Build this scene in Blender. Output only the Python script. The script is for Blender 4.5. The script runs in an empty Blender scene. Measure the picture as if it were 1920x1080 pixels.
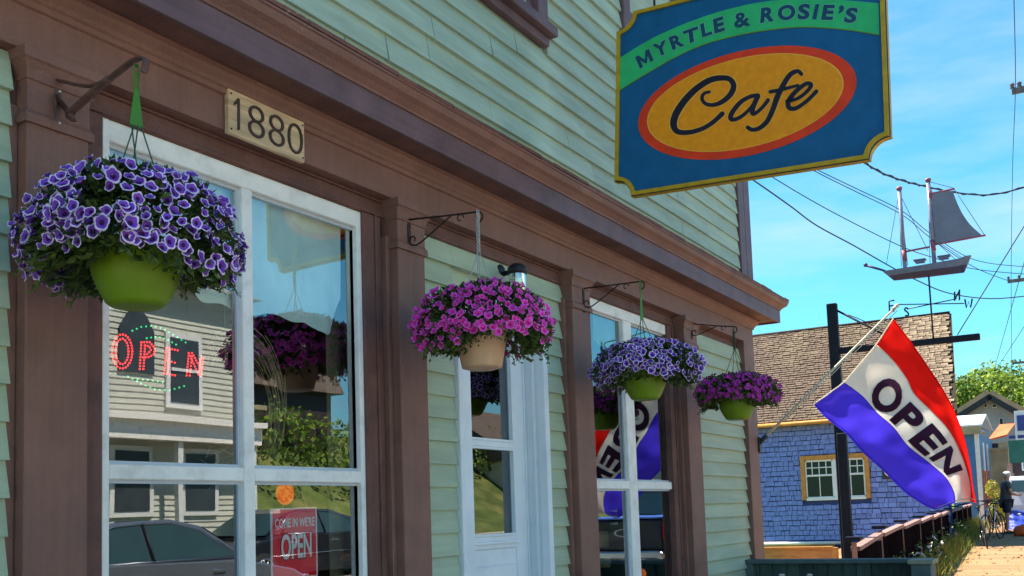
import bpy, math, random
import numpy as np
from mathutils import Vector, Matrix
from math import sin, cos, pi, radians
rnd = random.Random(7)
sc = bpy.context.scene
C = sc.collection

# ------------------------------------------------------------------ camera
EYE = 1.5                       # metres above the pavement
CAM = Vector((0.0, -2.8, EYE))  # street side of the shopfront; the facade is the plane Y = 0
RX = Vector((0.50397058, -0.86309525, -0.03286705))
RU = Vector((-0.0603076, -0.07312326, 0.99549786))
RF = Vector((0.86161282, 0.4997195, 0.08890317))
FOC, PCX, PCY = 1950.0, 960.0, 789.0
cd = bpy.data.cameras.new('camera'); cam = bpy.data.objects.new('camera', cd); C.objects.link(cam)
cd.sensor_fit = 'HORIZONTAL'; cd.sensor_width = 36.0
cd.lens = FOC / 1920 * 36; cd.shift_y = (PCY - 540) / 1920; cd.clip_end = 2000; cd.clip_start = 0.05
m = Matrix((RX, RU, -RF)).transposed().to_4x4(); m.translation = CAM
cam.matrix_world = m; sc.camera = cam

# ------------------------------------------------------------------ light
SUN_DIR = Vector((0.03, 0.50, 0.86)).normalized()      # towards the sun: behind the cafe
SUN_EL = math.asin(SUN_DIR.z); SUN_AZ = math.atan2(SUN_DIR.x, SUN_DIR.y)
world = bpy.data.worlds.new('World'); sc.world = world; world.use_nodes = True
nt = world.node_tree; nt.nodes.clear()
def wn(t, **k):
    n = nt.nodes.new(t)
    for a, b in k.items(): setattr(n, a, b)
    return n
sky = wn('ShaderNodeTexSky', sky_type='NISHITA', sun_disc=False, sun_elevation=SUN_EL, sun_rotation=SUN_AZ)
sky.air_density = 1.15; sky.dust_density = 0.0; sky.ozone_density = 2.0
tc = wn('ShaderNodeTexCoord'); mp = wn('ShaderNodeMapping'); mp.inputs['Scale'].default_value = (1.0, 1.0, 5.0)
mp.inputs['Rotation'].default_value = (0.15, 0.1, 0.4)
nz = wn('ShaderNodeTexNoise'); nz.inputs['Scale'].default_value = 2.2; nz.inputs['Detail'].default_value = 6; nz.inputs['Roughness'].default_value = .55
cr = wn('ShaderNodeValToRGB'); cr.color_ramp.elements[0].position = .47; cr.color_ramp.elements[1].position = .72
cr.color_ramp.elements[1].color = (.62, .62, .62, 1)
tint = wn('ShaderNodeMix', data_type='RGBA', blend_type='MULTIPLY'); tint.inputs[0].default_value = 1
tint.inputs[7].default_value = (.36, .86, 1.0, 1)
cl = wn('ShaderNodeMix', data_type='RGBA'); cl.inputs[7].default_value = (3.6, 4.2, 5.1, 1)
bg = wn('ShaderNodeBackground'); bg.inputs['Strength'].default_value = 0.082
out = wn('ShaderNodeOutputWorld')
L = nt.links.new
L(tc.outputs['Generated'], mp.inputs['Vector']); L(mp.outputs['Vector'], nz.inputs['Vector']); L(nz.outputs['Fac'], cr.inputs['Fac'])
L(sky.outputs['Color'], tint.inputs[6]); L(tint.outputs[2], cl.inputs[6]); L(cr.outputs['Color'], cl.inputs[0])
L(cl.outputs[2], bg.inputs['Color']); L(bg.outputs['Background'], out.inputs['Surface'])
sd = bpy.data.lights.new('sun', 'SUN'); sd.energy = 5.0; sd.angle = radians(.55); sd.color = (1, .91, .76)
so = bpy.data.objects.new('sun', sd); C.objects.link(so); so.rotation_euler = SUN_DIR.to_track_quat('Z', 'Y').to_euler()
so.location = (0, 20, 30)
vs = sc.view_settings; vs.view_transform = 'Standard'; vs.look = 'None'; vs.gamma = 1; vs.use_curve_mapping = False
vs.exposure = 1.55
sc.cycles.max_bounces = 8; sc.cycles.transparent_max_bounces = 24

# ------------------------------------------------------------------ helpers
def P(px, py, X=None, Y=None, Z=None, R=None):
    """a surveyed point: the sight line of one spot in the photo met with a real plane of the place"""
    v = RX * ((px - PCX) / FOC) + RU * (-(py - PCY) / FOC) + RF
    if X is not None: t = (X - CAM.x) / v.x
    elif Y is not None: t = (Y - CAM.y) / v.y
    elif Z is not None: t = (Z - CAM.z) / v.z
    else: t = R
    return CAM + v * t

class MB:
    def __init__(s): s.v = []; s.f = []; s.mi = []; s.sm = []
    def add(s, vs, fs, mi=0, sm=False):
        o = len(s.v); s.v += [tuple(v) for v in vs]
        for f in fs: s.f.append(tuple(o + i for i in f)); s.mi.append(mi); s.sm.append(sm)
        return s
    def box(s, a, b, mi=0):
        x0, y0, z0 = a; x1, y1, z1 = b
        return s.add([(x0,y0,z0),(x1,y0,z0),(x1,y1,z0),(x0,y1,z0),(x0,y0,z1),(x1,y0,z1),(x1,y1,z1),(x0,y1,z1)],
                     [(0,3,2,1),(4,5,6,7),(0,1,5,4),(1,2,6,5),(2,3,7,6),(3,0,4,7)], mi)
    def bbox(s, a, b, r=.004, mi=0):
        """box with chamfered edges"""
        x0, y0, z0 = [min(p, q) for p, q in zip(a, b)]; x1, y1, z1 = [max(p, q) for p, q in zip(a, b)]
        r = min(r, (x1-x0)*.45, (y1-y0)*.45, (z1-z0)*.45)
        bm = []
        vs = []
        for cx, sx in ((x0, 1), (x1, -1)):
            for cy, sy in ((y0, 1), (y1, -1)):
                for cz, sz in ((z0, 1), (z1, -1)):
                    vs += [(cx, cy+sy*r, cz+sz*r), (cx+sx*r, cy, cz+sz*r), (cx+sx*r, cy+sy*r, cz)]
        def i(a, b, c, k): return (a*4+b*2+c)*3+k
        F = [(i(0,0,0,0),i(0,0,1,0),i(0,1,1,0),i(0,1,0,0)), (i(1,0,0,0),i(1,1,0,0),i(1,1,1,0),i(1,0,1,0)),
             (i(0,0,0,1),i(1,0,0,1),i(1,0,1,1),i(0,0,1,1)), (i(0,1,0,1),i(0,1,1,1),i(1,1,1,1),i(1,1,0,1)),
             (i(0,0,0,2),i(0,1,0,2),i(1,1,0,2),i(1,0,0,2)), (i(0,0,1,2),i(1,0,1,2),i(1,1,1,2),i(0,1,1,2))]
        for b in (0, 1):
            for c in (0, 1):
                F.append((i(0,b,c,1),i(1,b,c,1),i(1,b,c,2),i(0,b,c,2)))
                F.append((i(b,0,c,0),i(b,1,c,0),i(b,1,c,2),i(b,0,c,2)))
                F.append((i(b,c,0,0),i(b,c,1,0),i(b,c,1,1),i(b,c,0,1)))
                for a in (0, 1): F.append((i(a,b,c,0),i(a,b,c,1),i(a,b,c,2)))
        return s.add(vs, F, mi)
    def obox(s, c, ax, ay, az, mi=0):
        c, ax, ay, az = map(Vector, (c, ax, ay, az))
        vs = [c + ax*i + ay*j + az*k for k in (-1, 1) for i, j in ((-1,-1),(1,-1),(1,1),(-1,1))]
        return s.add(vs, [(0,3,2,1),(4,5,6,7),(0,1,5,4),(1,2,6,5),(2,3,7,6),(3,0,4,7)], mi)
    def tube(s, pts, r, n=8, mi=0, cap=True, sm=True, flat=1.0):
        pts = [Vector(p) for p in pts]; rs = r if isinstance(r, (list, tuple)) else [r]*len(pts)
        vs = []; up = None
        for k, p in enumerate(pts):
            t = (pts[min(k+1, len(pts)-1)] - pts[max(k-1, 0)])
            t = t.normalized() if t.length > 1e-9 else Vector((0,0,1))
            if up is None: up = Vector((0,0,1)) if abs(t.z) < .9 else Vector((1,0,0))
            a = t.cross(up)
            if a.length < 1e-5: a = t.orthogonal()
            a.normalize(); b = a.cross(t).normalized(); up = b
            for j in range(n):
                w = 2*pi*j/n; vs.append(p + a*(cos(w)*rs[k]) + b*(sin(w)*rs[k]*flat))
        fs = [(k*n+j, k*n+(j+1) % n, (k+1)*n+(j+1) % n, (k+1)*n+j) for k in range(len(pts)-1) for j in range(n)]
        s.add(vs, fs, mi, sm)
        if cap:
            o = len(s.v) - len(vs)
            s.f.append(tuple(range(o+n-1, o-1, -1))); s.mi.append(mi); s.sm.append(False)
            s.f.append(tuple(range(o+(len(pts)-1)*n, o+len(pts)*n))); s.mi.append(mi); s.sm.append(False)
        return s
    def lathe(s, prof, c=(0,0,0), n=32, mi=0, sm=True):
        vs = []
        for r, z in prof:
            for j in range(n): w = 2*pi*j/n; vs.append((c[0]+r*cos(w), c[1]+r*sin(w), c[2]+z))
        s.add(vs, [(k*n+j, k*n+(j+1) % n, (k+1)*n+(j+1) % n, (k+1)*n+j) for k in range(len(prof)-1) for j in range(n)], mi, sm)
        return s
    def sphere(s, c, r, n=10, m=7, mi=0, sc_=(1,1,1)):
        prof = [(r*sin(pi*k/m), -r*cos(pi*k/m)) for k in range(m+1)]
        vs = []
        for rr, z in prof:
            for j in range(n): w = 2*pi*j/n; vs.append((c[0]+rr*cos(w)*sc_[0], c[1]+rr*sin(w)*sc_[1], c[2]+z*sc_[2]))
        return s.add(vs, [(k*n+j, k*n+(j+1) % n, (k+1)*n+(j+1) % n, (k+1)*n+j) for k in range(m) for j in range(n)], mi, True)
    def prism(s, poly, ext, mi=0):
        """poly: 3-D points of one face, ext: vector to the other"""
        poly = [Vector(p) for p in poly]; e = Vector(ext); n = len(poly)
        return s.add(poly + [p+e for p in poly], [tuple(range(n))[::-1], tuple(range(n, 2*n))] + [(i, (i+1) % n, n+(i+1) % n, n+i) for i in range(n)], mi)
    def mesh(s, name, mats):
        me = bpy.data.meshes.new(name); me.from_pydata(s.v, [], s.f)
        for m_ in (mats if isinstance(mats, (list, tuple)) else [mats]): me.materials.append(m_)
        me.polygons.foreach_set('material_index', s.mi); me.polygons.foreach_set('use_smooth', s.sm); me.update()
        return me
    def build(s, name, mats, parent=None, loc=(0,0,0), rot=(0,0,0)):
        o = bpy.data.objects.new(name, s.mesh(name, mats)); C.objects.link(o)
        o.location = loc; o.rotation_euler = rot
        if parent: put(o, parent)
        return o

def put(o, parent):
    """child keeps its world place"""
    o.parent = parent
    par = world_mat(parent)
    o.matrix_parent_inverse = par.inverted()
def world_mat(o):
    if o.type == 'EMPTY' and o.parent is None:
        return Matrix.LocRotScale(o.location, o.rotation_euler, o.scale)
    if o.parent is None: return Matrix.LocRotScale(o.location, o.rotation_euler, o.scale)
    return world_mat(o.parent) @ o.matrix_parent_inverse @ Matrix.LocRotScale(o.location, o.rotation_euler, o.scale)
def inst(name, me, parent, loc=(0,0,0), rot=(0,0,0), scale=(1,1,1)):
    o = bpy.data.objects.new(name, me); C.objects.link(o); o.location = loc; o.rotation_euler = rot; o.scale = scale
    if parent: put(o, parent)
    return o
def thing(name, label, cat, loc=(0,0,0), group=None, rz=0):
    o = bpy.data.objects.new(name, None); C.objects.link(o); o.location = loc; o.rotation_euler = (0,0,rz)
    o.empty_display_size = .1
    return tag(o, label, cat, group)
def tag(o, label, cat, group=None):
    o['label'] = label; o['category'] = cat
    if group: o['group'] = group
    return o
def structure(o): o['kind'] = 'structure'; return o
def stuff(o, label=None, cat=None):
    o['kind'] = 'stuff'
    if label: o['label'] = label
    if cat: o['category'] = cat
    return o

def spline(pts, k=6):
    """Catmull-Rom through the points (any dimension)"""
    pts = [np.array(p, float) for p in pts]; o = []
    for i in range(len(pts)-1):
        a = pts[max(i-1, 0)]; b = pts[i]; c = pts[i+1]; d = pts[min(i+2, len(pts)-1)]
        for j in range(k):
            t = j/k; o.append(.5*((2*b)+(c-a)*t+(2*a-5*b+4*c-d)*t*t+(3*b-a-3*c+d)*t**3))
    o.append(pts[-1]); return o

# materials ----------------------------------------------------------
MATS = {}
def mat(name, col, rough=.6, var=.12, scale=8., bump=.15, bscale=60., metal=0, spec=.28, dirt_shadow=None, dirt_shadow_amt=0, dscale=3., stretch=(1,1,1), trans=0, coat=0, emit=None, estr=0, objvar=0., alpha=1, chips=None, streak=0):
    m_ = bpy.data.materials.new(name); m_.use_nodes = True; t = m_.node_tree; N = t.nodes; K = t.links.new
    b = N['Principled BSDF']; b.inputs['Roughness'].default_value = rough; b.inputs['Metallic'].default_value = metal
    b.inputs['Specular IOR Level'].default_value = spec; b.inputs['Coat Weight'].default_value = coat
    tcn = N.new('ShaderNodeTexCoord'); mpn = N.new('ShaderNodeMapping'); mpn.inputs['Scale'].default_value = stretch
    K(tcn.outputs['Object'], mpn.inputs['Vector'])
    n1 = N.new('ShaderNodeTexNoise'); n1.inputs['Scale'].default_value = scale; n1.inputs['Detail'].default_value = 6; K(mpn.outputs['Vector'], n1.inputs['Vector'])
    r = N.new('ShaderNodeValToRGB'); r.color_ramp.elements[0].position = .28; r.color_ramp.elements[1].position = .72
    lo = tuple(max(0, c*(1-var)) for c in col) + (1,); hi = tuple(min(1, c*(1+var)) for c in col) + (1,)
    r.color_ramp.elements[0].color = lo; r.color_ramp.elements[1].color = hi; K(n1.outputs['Fac'], r.inputs['Fac'])
    last = r.outputs['Color']
    if dirt_shadow:
        n2 = N.new('ShaderNodeTexNoise'); n2.inputs['Scale'].default_value = dscale; n2.inputs['Detail'].default_value = 8; n2.inputs['Roughness'].default_value = .65
        K(mpn.outputs['Vector'], n2.inputs['Vector'])
        r2 = N.new('ShaderNodeValToRGB'); r2.color_ramp.elements[0].position = .5; r2.color_ramp.elements[1].position = .72
        r2.color_ramp.elements[1].color = (dirt_shadow_amt,)*3 + (1,); K(n2.outputs['Fac'], r2.inputs['Fac'])
        mx = N.new('ShaderNodeMix'); mx.data_type = 'RGBA'; mx.inputs[7].default_value = tuple(dirt_shadow)+(1,)
        K(r2.outputs['Color'], mx.inputs[0]); K(last, mx.inputs[6]); last = mx.outputs[2]
    if chips:      # small flaked spots and rubbed patches with a shape of their own
        n4 = N.new('ShaderNodeTexNoise'); n4.inputs['Scale'].default_value = 34; n4.inputs['Detail'].default_value = 4; n4.inputs['Roughness'].default_value = .7; K(tcn.outputs['Object'], n4.inputs['Vector'])
        n5 = N.new('ShaderNodeTexNoise'); n5.inputs['Scale'].default_value = 2.3; K(tcn.outputs['Object'], n5.inputs['Vector'])
        ad = N.new('ShaderNodeMath'); ad.operation = 'ADD'; K(n4.outputs['Fac'], ad.inputs[0]); K(n5.outputs['Fac'], ad.inputs[1])
        r4 = N.new('ShaderNodeValToRGB'); r4.color_ramp.elements[0].position = chips[1]/2; r4.color_ramp.elements[1].position = chips[1]/2+.02
        hf = N.new('ShaderNodeMath'); hf.operation = 'MULTIPLY'; hf.inputs[1].default_value = .5; K(ad.outputs[0], hf.inputs[0]); K(hf.outputs[0], r4.inputs['Fac'])
        m4 = N.new('ShaderNodeMix'); m4.data_type = 'RGBA'; m4.inputs[7].default_value = tuple(chips[0])+(1,); K(r4.outputs['Color'], m4.inputs[0]); K(last, m4.inputs[6]); last = m4.outputs[2]
    if streak:     # brushed grain and run-off stains
        mp5 = N.new('ShaderNodeMapping'); mp5.inputs['Scale'].default_value = (26, 26, .9) if streak > 0 else (.9, 26, 26); K(tcn.outputs['Object'], mp5.inputs['Vector'])
        n6 = N.new('ShaderNodeTexNoise'); n6.inputs['Scale'].default_value = 1.6; n6.inputs['Detail'].default_value = 7; n6.inputs['Roughness'].default_value = .7; K(mp5.outputs['Vector'], n6.inputs['Vector'])
        r6 = N.new('ShaderNodeMapRange'); r6.inputs['From Min'].default_value = .3; r6.inputs['From Max'].default_value = .7; r6.inputs['To Min'].default_value = 1-abs(streak); r6.inputs['To Max'].default_value = 1+abs(streak); K(n6.outputs['Fac'], r6.inputs['Value'])
        h6 = N.new('ShaderNodeHueSaturation'); K(last, h6.inputs['Color']); K(r6.outputs[0], h6.inputs['Value']); last = h6.outputs['Color']
    if objvar:
        oi = N.new('ShaderNodeObjectInfo'); mr = N.new('ShaderNodeMapRange'); mr.inputs['To Min'].default_value = 1-objvar; mr.inputs['To Max'].default_value = 1+objvar
        K(oi.outputs['Random'], mr.inputs['Value'])
        hs = N.new('ShaderNodeHueSaturation'); K(last, hs.inputs['Color']); K(mr.outputs['Result'], hs.inputs['Value']); last = hs.outputs['Color']
    K(last, b.inputs['Base Color'])
    if bump:
        n3 = N.new('ShaderNodeTexNoise'); n3.inputs['Scale'].default_value = bscale; n3.inputs['Detail'].default_value = 5; K(mpn.outputs['Vector'], n3.inputs['Vector'])
        bp = N.new('ShaderNodeBump'); bp.inputs['Strength'].default_value = bump; bp.inputs['Distance'].default_value = .01
        K(n3.outputs['Fac'], bp.inputs['Height']); K(bp.outputs['Normal'], b.inputs['Normal'])
    if emit: b.inputs['Emission Color'].default_value = tuple(emit)+(1,); b.inputs['Emission Strength'].default_value = estr
    if trans:
        o_ = N['Material Output']; tr = N.new('ShaderNodeBsdfTranslucent'); K(last, tr.inputs['Color'])
        ms = N.new('ShaderNodeMixShader'); ms.inputs[0].default_value = trans; K(b.outputs[0], ms.inputs[1]); K(tr.outputs[0], ms.inputs[2]); K(ms.outputs[0], o_.inputs['Surface'])
    MATS[name] = m_; return m_
def glassmat(name, refl=.3, tintc=(.8,.88,.88), rough=0.0, wave=.0, gc=(.92,.97,1)):
    m_ = bpy.data.materials.new(name); m_.use_nodes = True; t = m_.node_tree; N = t.nodes; K = t.links.new; N.remove(N['Principled BSDF'])
    tr = N.new('ShaderNodeBsdfTransparent'); tr.inputs['Color'].default_value = tuple(tintc)+(1,)
    gl = N.new('ShaderNodeBsdfGlossy'); gl.inputs['Roughness'].default_value = rough; gl.inputs['Color'].default_value = tuple(gc)+(1,)
    lw = N.new('ShaderNodeFresnel'); lw.inputs['IOR'].default_value = 1.5
    mr = N.new('ShaderNodeMapRange'); mr.inputs['From Max'].default_value = .6; mr.inputs['To Min'].default_value = refl; mr.inputs['To Max'].default_value = .9
    K(lw.outputs[0], mr.inputs['Value'])
    tcn = N.new('ShaderNodeTexCoord'); nn = N.new('ShaderNodeTexNoise'); nn.inputs['Scale'].default_value = 2.2; nn.inputs['Detail'].default_value = 1
    K(tcn.outputs['Object'], nn.inputs['Vector'])
    bp = N.new('ShaderNodeBump'); bp.inputs['Strength'].default_value = wave; bp.inputs['Distance'].default_value = .02; K(nn.outputs['Fac'], bp.inputs['Height']); K(bp.outputs['Normal'], gl.inputs['Normal'])
    ms = N.new('ShaderNodeMixShader'); K(mr.outputs[0], ms.inputs[0]); K(tr.outputs[0], ms.inputs[1]); K(gl.outputs[0], ms.inputs[2]); K(ms.outputs[0], N['Material Output'].inputs['Surface'])
    MATS[name] = m_; return m_

_tc = {}
def text_geo(s, size=1., bold=0., extrude=0., shear=0.):
    key = (s, bold, extrude, shear)
    if key not in _tc:
        cu = bpy.data.curves.new('t', 'FONT'); cu.body = s; cu.size = 1; cu.offset = bold; cu.extrude = extrude; cu.shear = shear; cu.resolution_u = 4
        o = bpy.data.objects.new('t', cu); C.objects.link(o)
        dg = bpy.context.evaluated_depsgraph_get(); me = bpy.data.meshes.new_from_object(o.evaluated_get(dg))
        v = [tuple(x.co) for x in me.vertices]; f = [tuple(p.vertices) for p in me.polygons]
        bpy.data.objects.remove(o); bpy.data.curves.remove(cu); bpy.data.meshes.remove(me)
        _tc[key] = (v, f)
    v, f = _tc[key]
    return [(a*size, b*size, c*size) for a, b, c in v], f
def text_fit(mb, s, fn, bold=0., mi=0, extrude=0., shear=0.):
    """text scaled so that its bounding box is the unit square, every vertex sent through fn(u, v, w)"""
    v, f = text_geo(s, 1, bold, extrude, shear)
    if not v: return
    x0 = min(a[0] for a in v); x1 = max(a[0] for a in v); y0 = min(a[1] for a in v); y1 = max(a[1] for a in v)
    mb.add([fn((a-x0)/(x1-x0), (b-y0)/(y1-y0), c) for a, b, c in v], f, mi)
# ------------------------------------------------------------------ materials
M = {}
M['brown'] = mat('brown_paint', (.24,.110,.082), .55, .2, 5, .45, 90, dirt_shadow=(.13,.068,.062), dirt_shadow_amt=.8, dscale=2.5, chips=((.40,.30,.25), 1.34), streak=.09)
M['brown_dark'] = mat('brown_paint_old', (.165,.072,.058), .6, .22, 7, .5, 80, chips=((.36,.28,.24), 1.33), streak=.11, dirt_shadow=(.05,.03,.03), dirt_shadow_amt=.6, dscale=5)
M['purple_brown'] = mat('aubergine_paint', (.15,.085,.095), .5, .2, 6, .4, 90, streak=-.15, chips=((.05,.03,.035), 1.33))
M['siding'] = mat('green_clapboard_paint', (.40,.48,.37), .6, .13, 4, .35, 60, dirt_shadow=(.26,.33,.27), dirt_shadow_amt=.75, dscale=3.0, stretch=(.5,1,2.5), objvar=.09, chips=((.16,.15,.12), 1.36), streak=-.10)
M['siding_low'] = mat('pale_green_clapboard_paint', (.42,.47,.33), .6, .10, 4, .3, 60, dirt_shadow=(.33,.38,.26), dirt_shadow_amt=.6, dscale=3.0, stretch=(.5,1,2.5), objvar=.07, chips=((.20,.20,.15), 1.38), streak=-.07)
M['frame'] = mat('white_window_paint', (.92,.84,.78), .5, .06, 8, .3, 50, dirt_shadow=(.55,.47,.42), dirt_shadow_amt=.5, dscale=9)
M['frame_cool'] = mat('white_door_paint', (.80,.80,.82), .4, .05, 5, .1, 50, dirt_shadow=(.45,.50,.58), dirt_shadow_amt=.4)
M['glass'] = glassmat('window_glass', .17, (.93,.95,.93), wave=.02)
M['glass_door'] = glassmat('door_glass', .10, (.45,.5,.52), wave=.015)
M['iron'] = mat('rusty_iron', (.05,.03,.026), .6, .4, 40, .4, 200, metal=.4)
M['iron_brown'] = mat('brown_painted_iron', (.13,.065,.055), .55, .3, 30, .4, 150)
M['black'] = mat('black_metal', (.018,.02,.024), .45, .2, 20, .1)
M['steel'] = mat('screw_steel', (.6,.6,.58), .35, .1, metal=.9, bump=0)
M['pot_green'] = mat('lime_plastic', (.16,.24,.004), .42, .12, 12, .1, dirt_shadow=(.09,.14,.008), dirt_shadow_amt=.6, dscale=6)
M['pot_tan'] = mat('terracotta_plastic', (.66,.38,.22), .55, .1, 12, .15, 90)
M['strap_green'] = mat('green_strap', (.09,.30,.045), .5, .1, trans=.3)
M['strap_white'] = mat('white_cord', (.5,.45,.42), .7, .15, 40)
M['strap_dark'] = mat('dark_green_strap', (.035,.10,.05), .5, .1)
M['leaf'] = mat('petunia_leaf', (.045,.075,.014), .55, .45, 30, 0, trans=.25)
M['leaf_l'] = mat('petunia_leaf_pale', (.11,.15,.03), .55, .35, 30, 0, trans=.3)
M['stem'] = mat('petunia_stem', (.07,.09,.03), .6, .3, 30, 0)
M['pu_c'] = mat('violet_throat', (.05,.008,.09), .6, .3, 60, 0)
M['pu_m'] = mat('violet_petal', (.22,.06,.50), .5, .25, 50, 0, trans=.2, objvar=.2)
M['pu_r'] = mat('lilac_petal_rim', (.88,.68,.96), .5, .15, 50, 0, trans=.25, objvar=.15)
M['pk_c'] = mat('magenta_throat', (.62,.02,.20), .6, .3, 60, 0)
M['pk_m'] = mat('magenta_petal', (1,.05,.50), .5, .2, 50, 0, trans=.25, objvar=.2)
M['pk_r'] = mat('pink_petal_rim', (1,.18,.72), .5, .15, 50, 0, trans=.25, objvar=.2)
M['dk_c'] = mat('pale_pink_throat', (.55,.12,.30), .6, .3, 60, 0)
M['dk_m'] = mat('purple_petal', (.46,.02,.34), .5, .25, 50, 0, trans=.2, objvar=.3)
M['dk_r'] = mat('purple_petal_rim', (.58,.05,.48), .5, .2, 50, 0, trans=.2, objvar=.3)
M['plaque'] = mat('weathered_pine', (.66,.46,.28), .75, .3, 9, .5, 60, dirt_shadow=(.40,.22,.13), dirt_shadow_amt=.6, dscale=8, stretch=(.4,1,5))
M['numeral'] = mat('dark_stained_wood', (.06,.035,.03), .6, .3, 20, .3)
M['s_blue'] = mat('sign_blue', (.003,.10,.25), .45, .12, 12, .2, 40, dirt_shadow=(.01,.10,.22), dirt_shadow_amt=.5)
M['s_green'] = mat('sign_green', (.03,.46,.15), .45, .12, 12, .2, 40)
M['s_yellow'] = mat('sign_yellow_border', (.50,.30,.012), .5, .15, 20, .2)
M['s_orange'] = mat('sign_orange', (1,.30,.003), .5, .12, 30, .3, 120)
M['s_red'] = mat('sign_red', (.80,.045,.008), .5, .12, 12, .2)
M['s_lorange'] = mat('sign_bright_line', (.95,.42,.05), .5, .05, 12, 0)
M['s_letter'] = mat('sign_navy_letter', (.008,.06,.12), .5, .1, 12, 0)
M['s_black'] = mat('sign_black_letter', (.012,.008,.022), .45, .1, 12, 0)
M['f_red'] = mat('flag_red', (.85,.012,.008), .8, .06, 6, .08, 60, trans=.6, spec=.1)
M['f_white'] = mat('flag_white', (.80,.74,.64), .8, .06, 6, .08, 60, trans=.6, spec=.1)
M['f_blue'] = mat('flag_blue', (.08,.045,.75), .8, .08, 6, .08, 60, trans=.55, spec=.1)
M['f_letter'] = mat('flag_letter', (.065,.018,.045), .9, .1, 6, .1, 400, spec=.05)
M['pole_wood'] = mat('flag_pole_paint', (.62,.54,.42), .5, .15, 20, .1)
M['dark_post'] = mat('navy_timber', (.012,.015,.024), .6, .25, 14, .4, 60, stretch=(4,4,.6), spec=.12)
M['dark_plank'] = mat('dark_stained_plank', (.008,.006,.008), .7, .35, 10, .4, 60, dirt_shadow=(.02,.014,.014), dirt_shadow_amt=.5, dscale=14, stretch=(3,3,.5), objvar=.25, spec=0)
M['pink_cap'] = mat('sunlit_cap_board', (.30,.17,.145), .7, .2, 12, .3, 60, objvar=.15)  # the caps' sunlit pink is put into the colour
M['green_plank'] = mat('dark_green_plank', (.05,.075,.065), .6, .25, 8, .3, 60, stretch=(3,3,.5), objvar=.25, spec=.12)
M['green_rail'] = mat('grey_green_rail', (.09,.12,.12), .6, .2, 10, .3, 60, spec=.12)
M['box_top'] = mat('sunlit_box_lid', (.26,.25,.17), .7, .2, 10, .3)  # paler than the box: sunlight on the lid put into the colour
M['bshingle'] = mat('blue_wall_shingle', (.19,.25,.56), .65, .22, 12, .4, 60, dirt_shadow=(.28,.37,.72), dirt_shadow_amt=.5, dscale=5, objvar=.2)
M['bwall'] = mat('shadow_blue_underlay', (.03,.05,.17), .7, .1)  # dark blue paints the shadow in the gaps between shingle courses
M['rshingle'] = mat('tan_roof_shingle', (.17,.115,.085), .85, .3, 10, .5, 60, dirt_shadow=(.46,.38,.22), dirt_shadow_amt=.55, dscale=.7, objvar=.36)
M['roofbase'] = mat('shadow_dark_roof_base', (.03,.018,.012), .9, .2)  # dark tone paints the shadow between roof shingle courses
M['ochre'] = mat('ochre_trim', (.52,.23,.05), .6, .2, 10, .2, dirt_shadow=(.25,.12,.05), dirt_shadow_amt=.5)
M['white'] = mat('white_trim', (.72,.70,.68), .5, .08, 6, .1)
M['dglass'] = glassmat('dark_window_glass', .0, (.5,.5,.42), .02, .0, (.30,.30,.26))
M['ply'] = mat('orange_plywood', (.45,.20,.06), .7, .25, 6, .2, stretch=(.5,.5,3))
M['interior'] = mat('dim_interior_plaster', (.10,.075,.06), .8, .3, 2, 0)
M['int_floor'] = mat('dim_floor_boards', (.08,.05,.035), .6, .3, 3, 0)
M['curtain'] = mat('pale_blue_valance', (.72,.88,.86), .8, .12, 5, .1)
M['curtain_g'] = mat('pale_green_cloth', (.38,.50,.30), .8, .2, 3, .1, trans=.4)
M['straw'] = mat('dried_straw', (.55,.45,.26), .8, .3, 30, 0)
M['ored'] = mat('red_sign_plastic', (.95,.01,.03), .35, .08, 10, 0)
M['owhite'] = mat('white_print', (.92,.9,.92), .4, .05, 10, 0)
M['oblack'] = mat('black_print', (.02,.02,.025), .5, .1, 10, 0)
M['ogrey'] = mat('grey_print_panel', (.55,.57,.62), .4, .05, 10, 0)
M['orange'] = mat('orange_sticker', (.9,.17,.01), .4, .05, 10, 0, emit=(1,.2,.01), estr=.12)  # faint emission makes the orange glow, though it is no lamp
M['led_r'] = mat('red_diode', (.8,.02,.02), .3, 0, 5, 0, emit=(1,.03,.03), estr=1.2)
M['led_g'] = mat('green_diode', (.02,.5,.15), .3, 0, 5, 0, emit=(.03,1,.3), estr=.35)
M['asphalt'] = mat('asphalt', (.23,.21,.18), .85, .25, 3, .5, 120)
M['concrete'] = mat('concrete', (.46,.42,.36), .85, .15, 3, .4, 60)
M['sand'] = mat('golden_sandy_path', (.31,.175,.085), .9, .22, 1.5, .5, 30, dirt_shadow=(.21,.115,.05), dirt_shadow_amt=.95, dscale=1.1, stretch=(1.6,.5,1))  # dark streaks are shadows of tufts painted into the sand
M['grass'] = mat('rough_grass_ground', (.10,.13,.03), .9, .4, 1.2, .6, 30, dirt_shadow=(.24,.19,.07), dirt_shadow_amt=.8, dscale=.6)
M['blade'] = mat('grass_blade', (.14,.20,.035), .7, .4, 3, 0, trans=.3)
M['blade_y'] = mat('dry_grass_blade', (.42,.32,.06), .7, .3, 3, 0, trans=.3)
M['petal_w'] = mat('white_weed_flower', (.75,.72,.68), .7, .1, 3, 0, trans=.2)
M['tree_l'] = mat('bright_tree_leaf', (.24,.33,.035), .6, .45, .9, 0, trans=.35)
M['tree_d'] = mat('dark_tree_leaf', (.07,.13,.02), .6, .45, .9, 0, trans=.3)
M['bark'] = mat('tree_bark', (.10,.075,.055), .9, .3, 5, .5)
M['gwall'] = mat('grey_far_siding', (.26,.27,.30), .7, .12, 1, .2)
M['groof'] = mat('tan_far_roof', (.34,.24,.15), .85, .25, 2, .3)
M['groof_p'] = mat('pale_metal_roof', (.66,.70,.76), .4, .1, 2, .1)
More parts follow.
